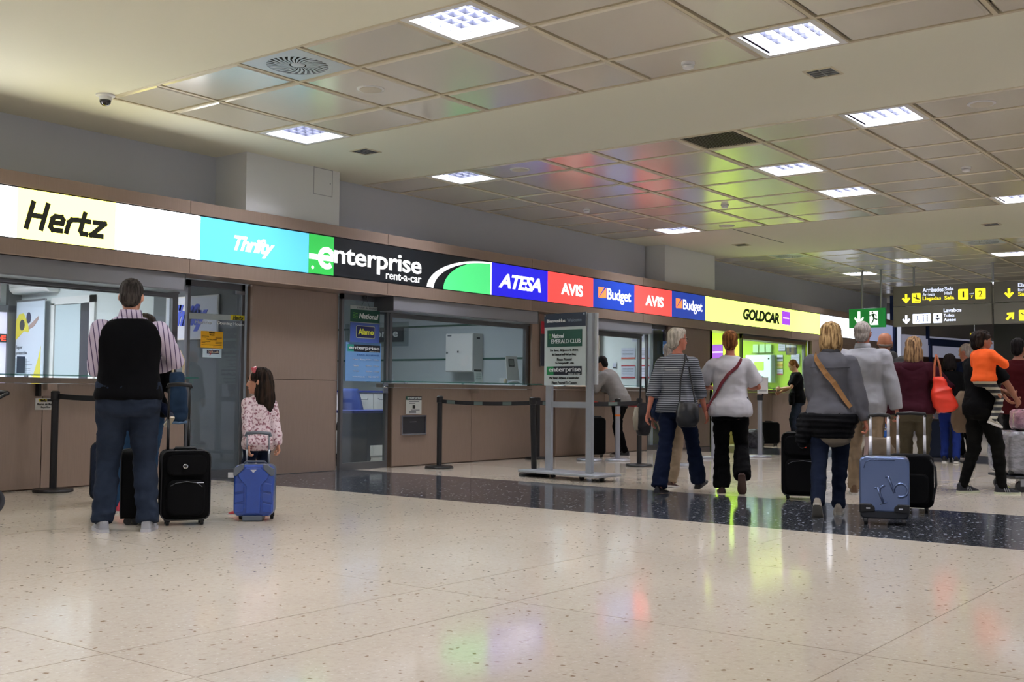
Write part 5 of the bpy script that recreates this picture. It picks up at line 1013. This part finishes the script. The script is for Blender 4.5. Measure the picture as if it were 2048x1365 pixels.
# 6 white shirt woman
WT = cloth('white_tee', 'C6C4C8', .8, var=.03); w3 = person('person with short auburn hair in white tee and black trousers walking', 10.35, 5.12, 24, 1.645, 'f', 1.16, skin=SKINR, head=(3, 0), feet=((-.09, .05, .0, 0, 5), (.13, -.12, .12, 55, 0)), hands=((-.17, .25, 1.13), (.12, .24, 1.16)), elbows=((-1, -.2, -.7), (.9, -.3, -.75)), top='tee_shirt', topm=WT, sleeve='short', hem=.83, toff=.026, pants=BLACKC, pbulk=1.03, flare=1.45, shoes=BROWNSH, shoesole=BROWNSH, hair='short', hairm=HR, shoekind='flat', curl=1.0)
strapband(w3, [(1.455, -40), (1.42, -58), (1.36, -72), (1.28, -92), (1.18, -112), (1.08, -130), (1.0, -145), (.92, -158), (.86, -166)], .034, mat('burgundy_strap', '6E1A26', .6), off=.042)
# 7 leaning person at the poster wall counter
l1 = person('person in pale grey jacket leaning over the counter, seen from the side', 15.22, 9.47, 96, 1.68, 'm', 1.0, lean=30, head=(0, -10), feet=((-.10, -.16, 0, 0, 5), (.10, .02, 0, 0, 5)), hands=((-.2, .48, 1.12), (.2, .46, 1.12)), elbows=((-1, -.6, -.6), (1, -.6, -.6)), top='jacket', topm=cloth('pale_grey_jacket', '8A8784', .8), hem=.86, toff=.03, pants=BLACKC, flare=.8, shoes=DARKSH, hair='short', hairm=HK, vox=.016)
# 8 man at the lime counter
c1 = person('person in black tee reading at the lime office counter, head bowed', 21.95, 9.32, 118, 1.74, 'm', 1.0, lean=5, head=(6, -32), feet=((-.10, .05, 0, 0, 10), (.10, -.1, 0, 0, 5)), hands=((-.12, .36, 1.14), (.10, .36, 1.06)), elbows=((-1, -.5, -.6), (1, -.5, -.6)), top='tee_shirt', topm=BLACKC, sleeve='short', hem=.84, toff=.024, pants=JEAN, pbulk=1.05, shoes=mat('navy_shoe', '1A2238', .7), hair='short', hairm=HR, vox=.018, curl=.8)
# 9 blonde woman
GJ = cloth('grey_denim_jacket', '55555A', .85); b1 = person('person with blonde bob in grey jacket with tan strap pulling a silver blue case', 9.10, 3.57, 20, 1.615, 'f', 1.08, skin=SKINR, head=(4, 0), feet=((-.11, -.30, .05, 42, 0), (.06, .06, 0, 0, 0)), hands=((-.12, .24, .96), (.30, -.05, .85)), elbows=((-.15, -.6, -.9), (.4, -1, 0)), top='jacket', topm=GJ, hem=.90, toff=.028, pants=cloth('indigo_jeans', '131A2A', .85), shoes=mat('pale_shoe', '7C7468', .7), shoesole=mat('sole_taupe', '8A857A', .7), hair='bob', hairm=HBL, curl=1.2, tfold=folds(.008, (4, 4, 8), 3), collar=GJ)
strapband(b1, [(1.46, -150), (1.42, -128), (1.36, -112), (1.28, -98), (1.2, -84), (1.12, -70), (1.04, -56), (.98, -44)], .045, mat('tan_strap', '8A6236', .6), off=.054)
for z_ in (1.33,): MB().tube([b1.surf(z_+.01*abs(math.cos(math.radians(a))), math.radians(a), .040) for a in range(-168, -10, 12)], .004, 5).build('yoke_seam', mat('seam_grey', '3A3A3E', .9), b1.t)
q = MB(); q.loft([b1.ring(z, o) for z, o in ((.70, .045), (.74, .062), (.79, .066), (.84, .064), (.89, .05), (.93, .04))]); q.ell(b1.T((-.22, -.04, .80)), (.08, .09, .13)); q.ell(b1.T((-.25, -.05, .70)), (.06, .06, .09)); skinned(q, 'tied_jacket', cloth('black_puffer', '0D0D10', .55), b1.t, fold=quilt(.045, .018))
q = MB(); q.loft([b1.ring(z, o, sc=.94) for z, o in ((.62, -.04), (.66, .03), (.70, .045), (.76, .04))]); skinned(q, 'shirt_tail', cloth('taupe_shirt', '7E7466', .85), b1.t, fold=folds(.01, (7, 7, 5)))
# 10 grey haired man
a1 = person('person with cropped grey hair in light grey jacket, beside the blonde one', 11.0, 3.98, 17, 1.74, 'm', 1.08, skin=SKINR, head=(-12, 0), feet=((-.1, .15, 0, 0, 5), (.1, -.15, 0, 8, 5)), hands=((-.25, .1, .86), (.32, -.03, .86)), top='jacket', topm=cloth('light_grey_jacket', '96969A', .75), hem=.82, toff=.034, pants=BEIGEC, shoes=TANSH, hair='cropped', hairm=HGY, curl=1.2, tfold=folds(.009, (5, 5, 8), 9), collar=cloth('light_grey_jacket', '96969A', .75))
MB().tube([a1.Hd((.05, .098, .07)), a1.Hd((.082, .03, .075)), a1.Hd((.08, -.01, .07))], .003, 5).build('glasses', BLK, a1.t)
# 11 bald man in puffer
PUF = cloth('grey_puffer', '3E3E3C', .6); d1_ = person('person with bald head in quilted dark grey jacket with green strap', 12.35, 4.22, 16, 1.70, 'm', 1.12, skin=mat('skin_flushed', 'B87A5C', .45, var=.08, vscale=14), head=(8, 4), feet=((-.1, -.15, 0, 8, 0), (.1, .15, 0, 0, 5)), hands=((-.25, .1, .86), (.26, .05, .86)), top='quilted_jacket', topm=PUF, hem=.82, toff=.045, pants=BEIGEC, shoes=TANSH, hair='bald', hairm=mat('hair_stubble', '6E6258', .8, bump=.5, bscale=300), tfold=quilt(.06, .016, 4))
q = MB(); q.loft([[d1_.T((a*math.cos(2*PI*j/16), -.03+b*math.sin(2*PI*j/16), z)) for j in range(16)] for a, b, z in ((.12, .10, 1.42), (.145, .115, 1.46), (.13, .105, 1.52), (.085, .08, 1.55), (.07, .065, 1.5))]); skinned(q, 'hood', PUF, d1_.t, fold=folds(.006))
GS = mat('lime_green_strap', '2FB04E', .6); strapband(d1_, [(1.28, -165), (1.25, -150), (1.22, -135), (1.20, -120), (1.20, -100), (1.21, -80), (1.22, -60), (1.23, -40)], .02, GS, off=.075); strapband(d1_, [(1.17, -165), (1.20, -150), (1.2, -135), (1.17, -125)], .07, GS, off=.075); strapband(d1_, [(1.46, -150), (1.40, -165), (1.3, -172)], .03, GS, off=.075)
# 12 maroon hoodie
MAR = cloth('maroon_fleece', '35121C', .9); r1 = person('person with light brown hair in maroon hoodie and olive trousers walking', 12.02, 3.80, 14, 1.63, 'f', 1.08, skin=SKINR, head=(-2, 0), feet=((-.1, .12, 0, 0, 0), (.1, .0, 0, 0, 5)), hands=((-.30, .04, .86), (.30, .1, .98)), elbows=((-1, -.4, 0), (1, -.6, -.2)), top='hoodie', topm=MAR, hem=.88, toff=.034, pants=OLIVE, pbulk=1.0, flare=.95, shoes=TANSH, hair='bob_long', hairm=HBR, curl=.8)
q = MB(); q.loft([[r1.T((a*math.cos(2*PI*j/16), -.045+b*math.sin(2*PI*j/16), z)) for j in range(16)] for a, b, z in ((.10, .08, 1.33), (.14, .10, 1.38), (.145, .10, 1.43), (.10, .08, 1.46), (.07, .06, 1.45))]); skinned(q, 'hood', MAR, r1.t, fold=folds(.006))
# 13 dark haired person further off, 14 grey haired one
k1 = person('person with black hair, black jacket and blue trousers, far behind the maroon hoodie', 17.45, 4.98, 10, 1.64, 'f', 1.05, head=(0, 0), feet=((-.1, .1, 0, 0, 0), (.1, -.1, 0, 6, 0)), top='jacket', topm=BLACKC, hem=.80, toff=.035, pants=cloth('royal_trousers', '1A2A66', .85), shoes=DARKSH, hair='bob', hairm=HK, vox=.018)
k2 = person('person with tousled grey hair turned left, farthest of the walking group', 18.6, 5.05, 60, 1.84, 'm', 1.0, skin=SKINR, head=(20, -8), top='jacket', topm=NAVYC, hem=.80, toff=.03, pants=BLACKC, shoes=DARKSH, hair='short', hairm=HGY, vox=.018)
# 15 man carrying the child
B_lace['person in black carrying a child, wearing shoes with lime laces'] = mat('lime_lace', 'C6E03A', .5)
CAMO = mat('camo_black', '0C0C0A', .9, spec=.1, var=.7, vscale=6, bump=.2, bscale=300)
f1 = person('person in black carrying a child, wearing shoes with lime laces', 12.17, 3.16, -42, 1.68, 'm', 1.06, skin=SKIND, head=(10, 0), feet=((-.10, -.16, 0, 0, 5), (.11, .16, 0, 0, 10)), hands=((-.02, .30, 1.10), (.12, .34, 1.02)), elbows=((-1, -.1, -.4), (1, .1, -.5)), top='tee_shirt', topm=BLACKC, sleeve='short', hem=.84, toff=.02, pants=CAMO, pbulk=1.05, flare=.8, shoes=mat('black_mesh', '16171C', .7), shoesole=mat('sole_pale', 'B8BCA0', .6), hair='short', hairm=HK, curl=.7)
for sg in (0, 1):
    A = f1.AN[sg]; R = Matrix.Rotation(math.radians(-14 if sg else 5), 3, 'Z')
    for u in (.03, .05, .07): MB().tube([A+R @ V(.047*(1 if sg else 1), u, -.07), A+R @ V(.044, u-.02, -.02)], .004, 5).build('side_stripe', mat('stripe_silver', '8A8C90', .5), f1.t)
ORG = cloth('orange_tee', 'F0622A', .75, var=.04); STP = stripes('kid_stripes', '14161A', 'A8A490', 17, .45, 'Z')
ch = person('child in orange tee and striped trousers carried on an arm', 11.96, 3.07, -32, .97, 'm', 1.12, skin=SKIND, headk=1.25, head=(-28, -4), feet=((-.1, .32, .36, 10, 0), (.12, .08, .12, 20, 10)), knees=((0, 1, 0), (0, 1, .2)), hands=((-.12, .24, 1.2), (.12, .26, 1.34)), elbows=((-.6, -.2, -.6), (.8, -.3, -.6)), top='tee_shirt', topm=ORG, sleeve='elbow', hem=.90, toff=.034, pants=STP, pbulk=1.0, shoes=mat('kid_shoe', '9A9484', .7), hair='curly', hairm=HB, z0=.66, vox=.011)
# 16 person in dark red
e1 = person('person with dark hair in deep red sweater behind the luggage trolley', 14.3, 3.28, 20, 1.70, 'm', 1.1, skin=SKIND, head=(-30, 0), hands=((-.2, -.25, 1.05), (.26, -.2, 1.0)), elbows=((-1, -.6, 0), (1, -.6, 0)), top='sweater', topm=cloth('deep_red_sweater', '3E0E12', .9), hem=.82, toff=.03, pants=BLACKC, shoes=DARKSH, hair='short', hairm=HK)
# ---------------------------------------------------------------- luggage
def pull(t, xs, y, z0, z1, m, grip=BLK, r=.009, lean=0, gw=.02, tilt=0):
    for x in xs: MB().tube([(x, y, z0), (x, y+lean*.5, (z0+z1)/2)], r*1.25, 8).build('handle_tube', m, t, smooth=True); MB().tube([(x, y+lean*.5, (z0+z1)/2), (x, y+lean, z1)], r, 8).build('handle_tube', m, t, smooth=True)
    a, b = min(xs), max(xs); MB().tube([(a-.01, y+lean, z1-.02), (a-.005, y+lean, z1+.005), ((a+b)/2, y+lean, z1+.012), (b+.005, y+lean, z1+.005), (b+.01, y+lean, z1-.02)], gw*.8, 10).build('grip', grip, t, smooth=True)
def wheels(t, xs, ys, r=.025, m=None):
    for x in xs:
        for y in ys:
            w_ = MB().cyl((x-.011, y, r), (x+.011, y, r), r, n=16).build('wheel', m or BLK, t); MB().box((x-.017, y-.018, r*.9), (x+.017, y+.018, r*2.2)).build('wheel_fork', BLK, w_)
SOFT = mat('black_ballistic', '070708', .9, spec=.15, bump=.3, bscale=500); PIPE = mat('black_piping', '19191B', .5)
def soft(lab, x, y, ang, W, D, H, m=SOFT, hz_=None, wheelr=.028, leanx=0, handle=None, pockets=True):
    t = thing('suitcase', lab, 'suitcase', (x, y, 0), ang)
    if leanx: t.rotation_euler[0] = leanx
    z0 = wheelr*1.6
    q = MB(); q.rbox((-W/2, -D/2, z0), (W/2, D/2, H), .05, axis=1); q.build('body', m, t, smooth=True)
    for yy_ in (-D/2+.006, D/2-.006):
        P_ = []
        for cx, cz, a0 in ((W/2-.05, H-.05, 0), (-W/2+.05, H-.05, 90), (-W/2+.05, z0+.05, 180), (W/2-.05, z0+.05, 270)):
            P_ += [(cx+.051*math.cos(math.radians(a0+k*30)), yy_, cz+.051*math.sin(math.radians(a0+k*30))) for k in range(4)]
        MB().tube(P_+[P_[0]], .005, 6).build('piping', PIPE, t)
    if pockets:
        h1 = (H-z0)
        q = MB(); q.rbox((-W/2+.03, -D/2-.03, z0+h1*.64), (W/2-.03, -D/2+.005, H-.03), .05, axis=1); p = q.build('upper_pocket', m, t, smooth=True)
        q = MB(); q.rbox((-W/2+.035, -D/2-.035, z0+.03), (W/2-.035, -D/2+.005, z0+h1*.58), .06, axis=1); p2 = q.build('lower_pocket', m, t, smooth=True)
        MB().tube([(-W/2+.06, -D/2-.037, z0+h1*.50), (-W/2+.10, -D/2-.038, z0+h1*.54), (0, -D/2-.039, z0+h1*.56), (W/2-.10, -D/2-.038, z0+h1*.54), (W/2-.06, -D/2-.037, z0+h1*.48)], .003, 5).build('zipper', mat('zip_metal', '5A5A5E', .4, metal=.6), p2)
        MB().ell((-.01, -D/2-.033, z0+h1*.78), (.021, .006, .018)).build('badge', CHROME, p, smooth=True); MB().ell((-.01, -D/2-.038, z0+h1*.78), (.013, .004, .010)).build('badge_mark', BLK, p)
        MB().box((W/2-.10, -D/2-.041, z0+h1*.535), (W/2-.05, -D/2-.037, z0+h1*.55)).build('zip_pull', CHROME, p2)
    MB().tube([(-.08, 0, H-.004), (-.07, 0, H+.016), (.07, 0, H+.016), (.08, 0, H-.004)], .011, 8).build('top_handle', PIPE, t, smooth=True)
    wheels(t, (-W/2+.05, W/2-.05), (D/2-.05, -D/2+.05), wheelr)
    if handle: pull(t, handle[0], D/2-.04, H-.02, handle[1], BLK, BLK, .009)
    return t
soft('large black soft suitcase with raised black handle right of the man in the vest', 5.14, 7.0, math.radians(-58+27), .345, .23, .55, handle=((-.12, .03), 1.03))
soft('slim black upright case between the legs of the man in the vest', 4.95, 7.33, math.radians(-34+78), .34, .16, .55, pockets=False)
soft('navy soft suitcase behind the left leg of the man in the vest', 5.70, 8.78, math.radians(-34), .38, .2, .53, m=mat('navy_ballistic', '152238', .85, bump=.3, bscale=500), pockets=True)
bs_ = soft('black soft suitcase pulled on the left of the blonde person', 10.27, 4.30, math.radians(-70), .40, .26, .64, handle=None, leanx=-.0)
MB().box((-.02, -.185, .50), (.03, -.18, .56)).build('orange_tag', mat('orange_tag', 'E8401C', .5, emit=.1), bs_)
soft('navy suitcase beyond the maroon hoodie', 18.0, 5.32, math.radians(-72), .46, .28, .62, m=mat('navy_ballistic', '152238', .85, bump=.3, bscale=500), pockets=False)
soft('blue cabin suitcase in front of the couple in the middle of the walkers', 14.0, 4.78, math.radians(-70), .44, .25, .74, m=mat('azure_ballistic', '1B56A8', .8, bump=.3, bscale=400), pockets=True, handle=((-.08, .14), .95))
soft('small black trolley bag by the lime counter', 20.6, 9.35, math.radians(-50), .36, .24, .46, handle=None, pockets=False)
soft('black case with white paper beside the leaning person', 14.75, 9.6, math.radians(-50), .26, .22, .62, pockets=False)
# girl's blue hard case
t = thing('suitcase', 'small blue hard shell case with grey corners held by the girl', 'suitcase', (5.66, 6.82, 0), math.radians(-48)); BS = mat('blue_shell', '23469A', .32, coat=.3, var=.05, vscale=30); GC = mat('grey_corner', '5C646E', .4)
q = MB(); q.rbox((-.150, -.10, .04), (.150, .01, .43), .045, axis=1); q.build('front_shell', BS, t, smooth=True); q = MB(); q.rbox((-.148, .01, .04), (.148, .10, .43), .045, axis=1); q.build('rear_shell', GC, t, smooth=True)
q = MB(); q.poly([(-.055, .06), (.055, .06), (.055, .27), (.11, .33), (.115, .36), (.055, .41), (-.055, .41), (-.115, .36), (-.11, .33), (-.055, .27)], -.112, -.095); q.build('raised_panel', BS, t, bevel=.006)
for sx in (-1, 1):
    for k in range(3):
        z = .075+k*.078; q = MB(); q.poly([(sx*.07, z+.0), (sx*.14, z-.012), (sx*.14, z+.055), (sx*.07, z+.066)], -.108, -.095); q.build('side_rib', BS, t, bevel=.005)
    q = MB(); q.poly([(sx*.10, .435), (sx*.152, .40), (sx*.152, .35), (sx*.13, .345), (sx*.075, .40), (sx*.07, .435)], -.109, -.05); q.build('corner_guard', GC, t, bevel=.005)
MB().poly([(-.025, .395), (.025, .395), (0, .37)], -.115, -.108).build('emblem', CHROME, t); MB().box((-.08, -.11, .005), (.07, .06, .045)).build('foot_guard', GC, t, bevel=.006)
wheels(t, (-.12, .12), (.08,), .025); MB().tube([(-.09, -.02, .43), (-.07, -.02, .452), (.07, -.02, .452), (.09, -.02, .43)], .008, 8).build('top_handle', GC, t, smooth=True); pull(t, (-.08, .09), .07, .42, .66, mat('grey_tube', '9CA0A8', .3, metal=.7), GC, .007, gw=.017)
tg = MB().box((-.20, -.06, .33), (-.155, -.058, .37)).build('luggage_tag', WHITE, t)
# silver blue hard case
t = thing('suitcase', 'silver blue hard shell case with embossed letters rb pulled by the blonde person', 'suitcase', (8.72, 2.99, 0), math.radians(-72)); SB = mat('silver_blue_shell', '5C6C90', .28, metal=.8, coat=.4)
q = MB(); q.rbox((-.185, -.11, .10), (.185, .0, .53), .045, axis=1); q.build('front_shell', SB, t, smooth=True); q = MB(); q.rbox((-.183, .0, .055), (.183, .11, .53), .045, axis=1); q.build('rear_shell', mat('dark_shell', '1A1D24', .4), t, smooth=True); q = MB(); q.rbox((-.180, -.105, .05), (.180, .0, .14), .03, axis=1); q.build('lower_shell', mat('dark_shell', '1A1D24', .4), t, smooth=True)
for sx in (-1, 1): q = MB(); q.poly([(sx*.185, .165), (sx*.10, .165), (sx*.07, .14), (sx*.07, .10), (sx*.185, .09)], -.12, -.06); q.build('corner_guard', BLK, t, bevel=.01); MB().box((sx*.12-.015, -.123, .125), (sx*.12+.015, -.119, .135)).build('corner_mark', CHROME, t)
wheels(t, (-.14, .14), (-.08, .08), .028)
def emb(pts, r=.010): MB().tube([(a, -.112, b) for a, b in pts], r, 8).build('embossed_letter', SB, t, smooth=True)
a0 = math.radians(20); RT = lambda x, z: (.045+1.15*(x*math.cos(a0)-z*math.sin(a0)), .265+1.15*(x*math.sin(a0)+z*math.cos(a0)))
emb([RT(-.07, -.06), RT(-.07, .05)]); emb([RT(-.07, .015), RT(-.055, .042), RT(-.02, .05)]); emb([RT(-.095, -.06), RT(-.045, -.06)], .008); emb([RT(-.09, .05), RT(-.07, .05)], .008)
emb([RT(.02, .10), RT(.02, -.02)]); emb([RT(.065+.045*math.cos(math.radians(a)), -.015+.045*math.sin(math.radians(a))) for a in range(165, -150, -20)]); emb([RT(.0, .10), RT(.02, .10)], .008)
MB().tube([(-.15, -.113, .44), (-.14, -.114, .485), (-.10, -.114, .505), (.08, -.114, .505)], .005, 6).build('groove_line', SB, t, smooth=True); pull(t, (-.105, .03), .09, .52, .84, mat('silver_tube', 'E4E4EA', .3, metal=.35), BLK, .012)
t2 = thing('suitcase', 'black bag with raised silver handle partly hidden by the silver blue case', 'suitcase', (9.75, 3.12, 0), math.radians(-72)); q = MB(); q.rbox((-.19, -.12, .05), (.19, .12, .50), .06, axis=1); q.build('body', SOFT, t2, smooth=True); q = MB(); q.rbox((-.14, -.16, .08), (.15, -.11, .34), .05, axis=1); q.build('front_pocket', SOFT, t2, smooth=True); wheels(t2, (-.13, .13), (.08,), .025); pull(t2, (-.10, .12), .09, .48, .84, mat('silver_tube', 'D0D2D8', .25, metal=.7), BLK, .010); MB().tube([(.16, -.12, .46), (.2, -.14, .40), (.205, -.14, .25), (.18, -.13, .12)], .01, 6).build('side_strap', PIPE, t2)
# soft bags
def sack(name, lab, x, y, z, ang, rings, m, fold=None, cat='bag', vox=.012, extra=None):
    t = thing(name, lab, cat, (x, y, z), ang); q = MB(); q.loft([[(cx+a*math.copysign(abs(math.cos(2*PI*j/20))**.75, math.cos(2*PI*j/20)), cy+b*math.copysign(abs(math.sin(2*PI*j/20))**.75, math.sin(2*PI*j/20)), zz) for j in range(20)] for cx, cy, a, b, zz in rings])
    skinned(q, 'body', m, t, voxel=vox, fold=fold or folds(.01, (7, 7, 7), x)); return t
t = sack('shoulder_bag', 'black leather shoulder bag at the right hip of the striped shirt woman', 9.84, 5.33, .68, math.radians(-50), ((0, 0, .09, .05, 0), (0, 0, .115, .06, .06), (0, 0, .11, .055, .16), (0, 0, .09, .04, .24)), mat('black_leather', '101012', .35, coat=.2))
MB().tube([(-.08, 0, .22), (-.06, .05, .45), (-.01, .08, .66), (0, .12, .72)], .009, 6).build('strap', mat('black_leather', '101012', .35, coat=.2), t); MB().tube([(.08, 0, .22), (.05, .06, .45), (.02, .09, .66), (0, .12, .72)], .009, 6).build('strap', mat('black_leather', '101012', .35, coat=.2), t)
t = sack('hand_bag', 'black and beige bag on the left of the striped shirt woman', 10.38, 6.16, .56, math.radians(-20), ((0, 0, .06, .05, 0), (0, 0, .09, .06, .08), (0, 0, .09, .06, .24), (0, 0, .06, .04, .34)), mat('dull_black_bag', '15151A', .6)); MB().tube([(-.09, 0, .05), (-.10, 0, .18), (-.09, 0, .3)], [.025, .035, .02], 8).build('beige_side', mat('beige_canvas', 'A49C8C', .8), t, smooth=True); MB().tube([(-.05, 0, .32), (-.03, .0, .62), (.03, 0, .62), (.05, 0, .32)], .009, 6).build('strap', BLK, t)
t = sack('tote_bag', 'bright red orange tote bag hanging from the maroon hoodie shoulder', 12.0, 3.49, .84, math.radians(-66), ((.02, 0, .07, .05, 0), (.02, 0, .12, .07, .05), (.0, 0, .12, .07, .16), (-.03, 0, .085, .05, .27), (-.05, 0, .05, .03, .36)), mat('red_tote', 'D8341C', .5, var=.12, vscale=6), folds(.014, (4, 4, 9), 3)); STT = mat('tan_leather', 'A0522E', .45)
MB().tube([(-.09, 0, .34), (-.085, .02, .48), (-.06, .06, .60)], .012, 6).build('strap', STT, t); MB().tube([(-.02, 0, .34), (-.03, .02, .48), (-.06, .06, .60)], .012, 6).build('strap', STT, t)
t = sack('draped_coat', 'beige coat draped over the arm below the red tote', 12.35, 3.32, .62, math.radians(-62), ((.0, 0, .13, .05, 0), (.02, 0, .20, .07, .03), (.0, 0, .19, .08, .14), (-.02, 0, .14, .07, .34), (-.02, 0, .08, .05, .44)), cloth('beige_coat', '7E6C58', .85), cat='coat')
t = sack('denim_bag', 'faded denim bag with cream handles hanging beside the man in the vest', 5.52, 7.62, .74, math.radians(-30), ((0, 0, .04, .03, 0), (0, 0, .072, .05, .03), (0, 0, .068, .045, .2), (-.02, 0, .05, .03, .40)), cloth('faded_denim', '26384E', vs=9, var=.3))
CR_ = mat('cream_cord', 'CDBE9C', .7); MB().tube([(-.05, 0, .38), (-.045, 0, .52), (.0, .02, .58)], .010, 6).build('handle', CR_, t); MB().tube([(.03, 0, .38), (.035, 0, .50), (.0, .02, .58)], .010, 6).build('handle', CR_, t); MB().tube([(-.065, 0, .0), (0, -.04, -.008), (.065, 0, 0)], .012, 6).build('frayed_hem', mat('pale_denim', '5A7490', .9), t)
t = sack('backpack', 'beige and brown backpack behind the silver blue case', 10.35, 3.60, .02, math.radians(-70), ((0, 0, .12, .10, 0), (0, 0, .16, .12, .08), (0, 0, .17, .12, .3), (0, 0, .14, .10, .48), (0, 0, .07, .06, .58)), cloth('beige_pack', '5E5244', .85), folds(.016, (6, 6, 6))); MB().tube([(-.1, -.14, .60), (-.12, -.16, .4), (-.1, -.16, .15)], .02, 8).build('strap', mat('rose_strap', 'A08A84', .8), t)
t = sack('waist_bag', 'black bag hanging from the man at the lime counter', 21.75, 9.36, .80, math.radians(20), ((0, 0, .08, .05, 0), (0, 0, .12, .06, .06), (0, 0, .12, .06, .2), (0, 0, .08, .05, .26)), BLACKC); MB().tube([(-.08, 0, .24), (.05, 0, .45), (.14, 0, .62)], .01, 6).build('strap', BLK, t)
t = sack('patterned_bag', 'patterned dark bag on the floor behind the white shirt woman', 19.6, 9.2, .0, 0, ((0, 0, .2, .14, 0), (0, 0, .24, .16, .1), (0, 0, .2, .14, .28), (0, 0, .1, .08, .34)), mat('patterned_cloth', '3A3A3E', .8, var=.8, vscale=22), vox=.02)
# ---------------------------------------------------------------- luggage trolley with wrapped cases
A_ = math.radians(-52); t = thing('luggage_trolley', 'airport luggage trolley with white push bar and red bumper', 'trolley', (13.05, 2.72, 0), A_)
MB().box((-.5, -.32, .14), (.75, .32, .17)).build('deck', mat('trolley_dark', '2A2A2C', .5), t, bevel=.01)
for x, y in ((-.4, -.26), (-.4, .26), (.6, 0)): w_ = MB().cyl((x, y-.02, .06), (x, y+.02, .06), .06, n=20).build('wheel', BLK, t); MB().box((x-.02, y-.028, .06), (x+.02, y+.028, .15)).build('wheel_fork', ALU, w_)
for y in (-.3, .3): MB().tube([(.62, y, .15), (.66, y, .6), (.74, y, 1.05)], .018, 10).build('upright', ALU, t, smooth=True)
MB().tube([(.74, -.3, 1.05), (.76, 0, 1.07), (.74, .3, 1.05)], .018, 10).build('push_bar', WHITE, t, smooth=True); MB().box((.50, -.34, .03), (.80, .34, .10)).build('bumper', mat('bumper_red', 'A02026', .4), t, bevel=.02); MB().cyl((-.12, -.30, .0), (-.12, -.30, .14), .045, n=16).build('front_leg', mat('trolley_steel', '6A6C70', .3, metal=.7), t)
WRAP = mat('plastic_wrap', '85858A', .22, coat=.6, bump=1.0, bscale=22, var=.35, vscale=14, stretch=(1, 1, 2.2)); WRP = mat('pink_wrap', 'A0707E', .25, coat=.6, bump=1.0, bscale=20, var=.35, vscale=10, stretch=(1, 1, 2.5))
def wrapped(lab, x, y, z, W, D, H, m):
    t = thing('suitcase', lab, 'suitcase', (x, y, z), A_); q = MB(); q.rbox((-W/2, -D/2, 0), (W/2, D/2, H), .06, axis=1)
    skinned(q, 'wrapped_body', m, t, voxel=.018, fold=folds(.012, (5, 5, 5), W)); 
    for sx in (-1, 1): MB().cyl((sx*(W/2-.02)-.02, -D/2+.03, -.02 if False else .02), (sx*(W/2-.02)+.02, -D/2+.03, .02), .03, n=14).build('wheel', BLK, t)
    return t
wrapped('grey suitcase wrapped in shiny plastic lying at the bottom of the trolley', 13.05, 2.72, .19, 1.05, .55, .44, WRAP); wrapped('pink suitcase wrapped in plastic on top of the grey wrapped one', 13.15, 2.62, .645, .90, .45, .22, WRP)
t = sack('hand_bag', 'white bag lying on the pink wrapped suitcase', 13.15, 2.45, .87, A_, ((0, 0, .10, .08, 0), (0, 0, .16, .11, .04), (0, 0, .15, .1, .12), (0, 0, .08, .06, .17)), WHITE)
t = thing('doll', 'brown haired doll lying on the wrapped suitcases', 'toy', (12.95, 2.72, .87), A_); q = MB(); q.ell((0, 0, .10), (.07, .07, .075)); q.ell((0, .04, .07), (.05, .06, .06)); skinned(q, 'hair', hairmat('hair_doll', '3A1C18', '6A3A30'), t, voxel=.01, fold=strands(.004)); q = MB(); q.ell((.0, -.03, .02), (.08, .06, .04)); q.ell((.10, -.02, .03), (.07, .03, .03)); q.build('body', mat('doll_cloth', 'B08078', .7), t, smooth=True)
# pushchair at the left edge
t = thing('pushchair', 'black pushchair cut off by the left edge of the photo', 'pushchair', (4.19, 8.82, 0), math.radians(90)); MT = mat('pram_black', '141416', .5)
for x, y, r in ((-.25, -.3, .11), (.22, -.3, .11), (-.25, .4, .085), (.22, .4, .085)):
    w_ = MB(); w_.tube([(x+.0, y+(r-.02)*math.cos(a), r+(r-.02)*math.sin(a)) for a in [2*PI*k/24 for k in range(25)]], .02, 8); w_ = w_.build('wheel', mat('pram_tyre', '3C3E44', .7), t, smooth=True); MB().cyl((x-.02, y, r), (x+.02, y, r), .05, n=16).build('hub', mat('pram_hub', '8A8C92', .4), w_)
for x in (-.22, .19):
    MB().tube([(x, .4, .1), (x, .1, .35), (x, -.35, .92), (x, -.42, .96)], .014, 8).build('side_tube', MT, t, smooth=True); MB().tube([(x, -.3, .12), (x, .0, .42), (x, .15, .5)], .014, 8).build('rear_tube', MT, t, smooth=True)
MB().tube([(-.22, -.42, .96), (0, -.45, .97), (.19, -.42, .96)], .02, 10).build('handle_bar', MT, t, smooth=True)
q = MB(); q.loft([[(-.18, y, z), (.16, y, z), (.16, y-.03, z+.03), (-.18, y-.03, z+.03)] for y, z in ((.35, .42), (.1, .38), (-.1, .42), (-.22, .8))]); q.build('seat', mat('pram_cloth', '1C2230', .85), t); MB().ell((0, -.1, .78), (.2, .18, .14)).build('hood', mat('pram_cloth', '1C2230', .85), t, smooth=True)
flush_texts(); flush_skins()
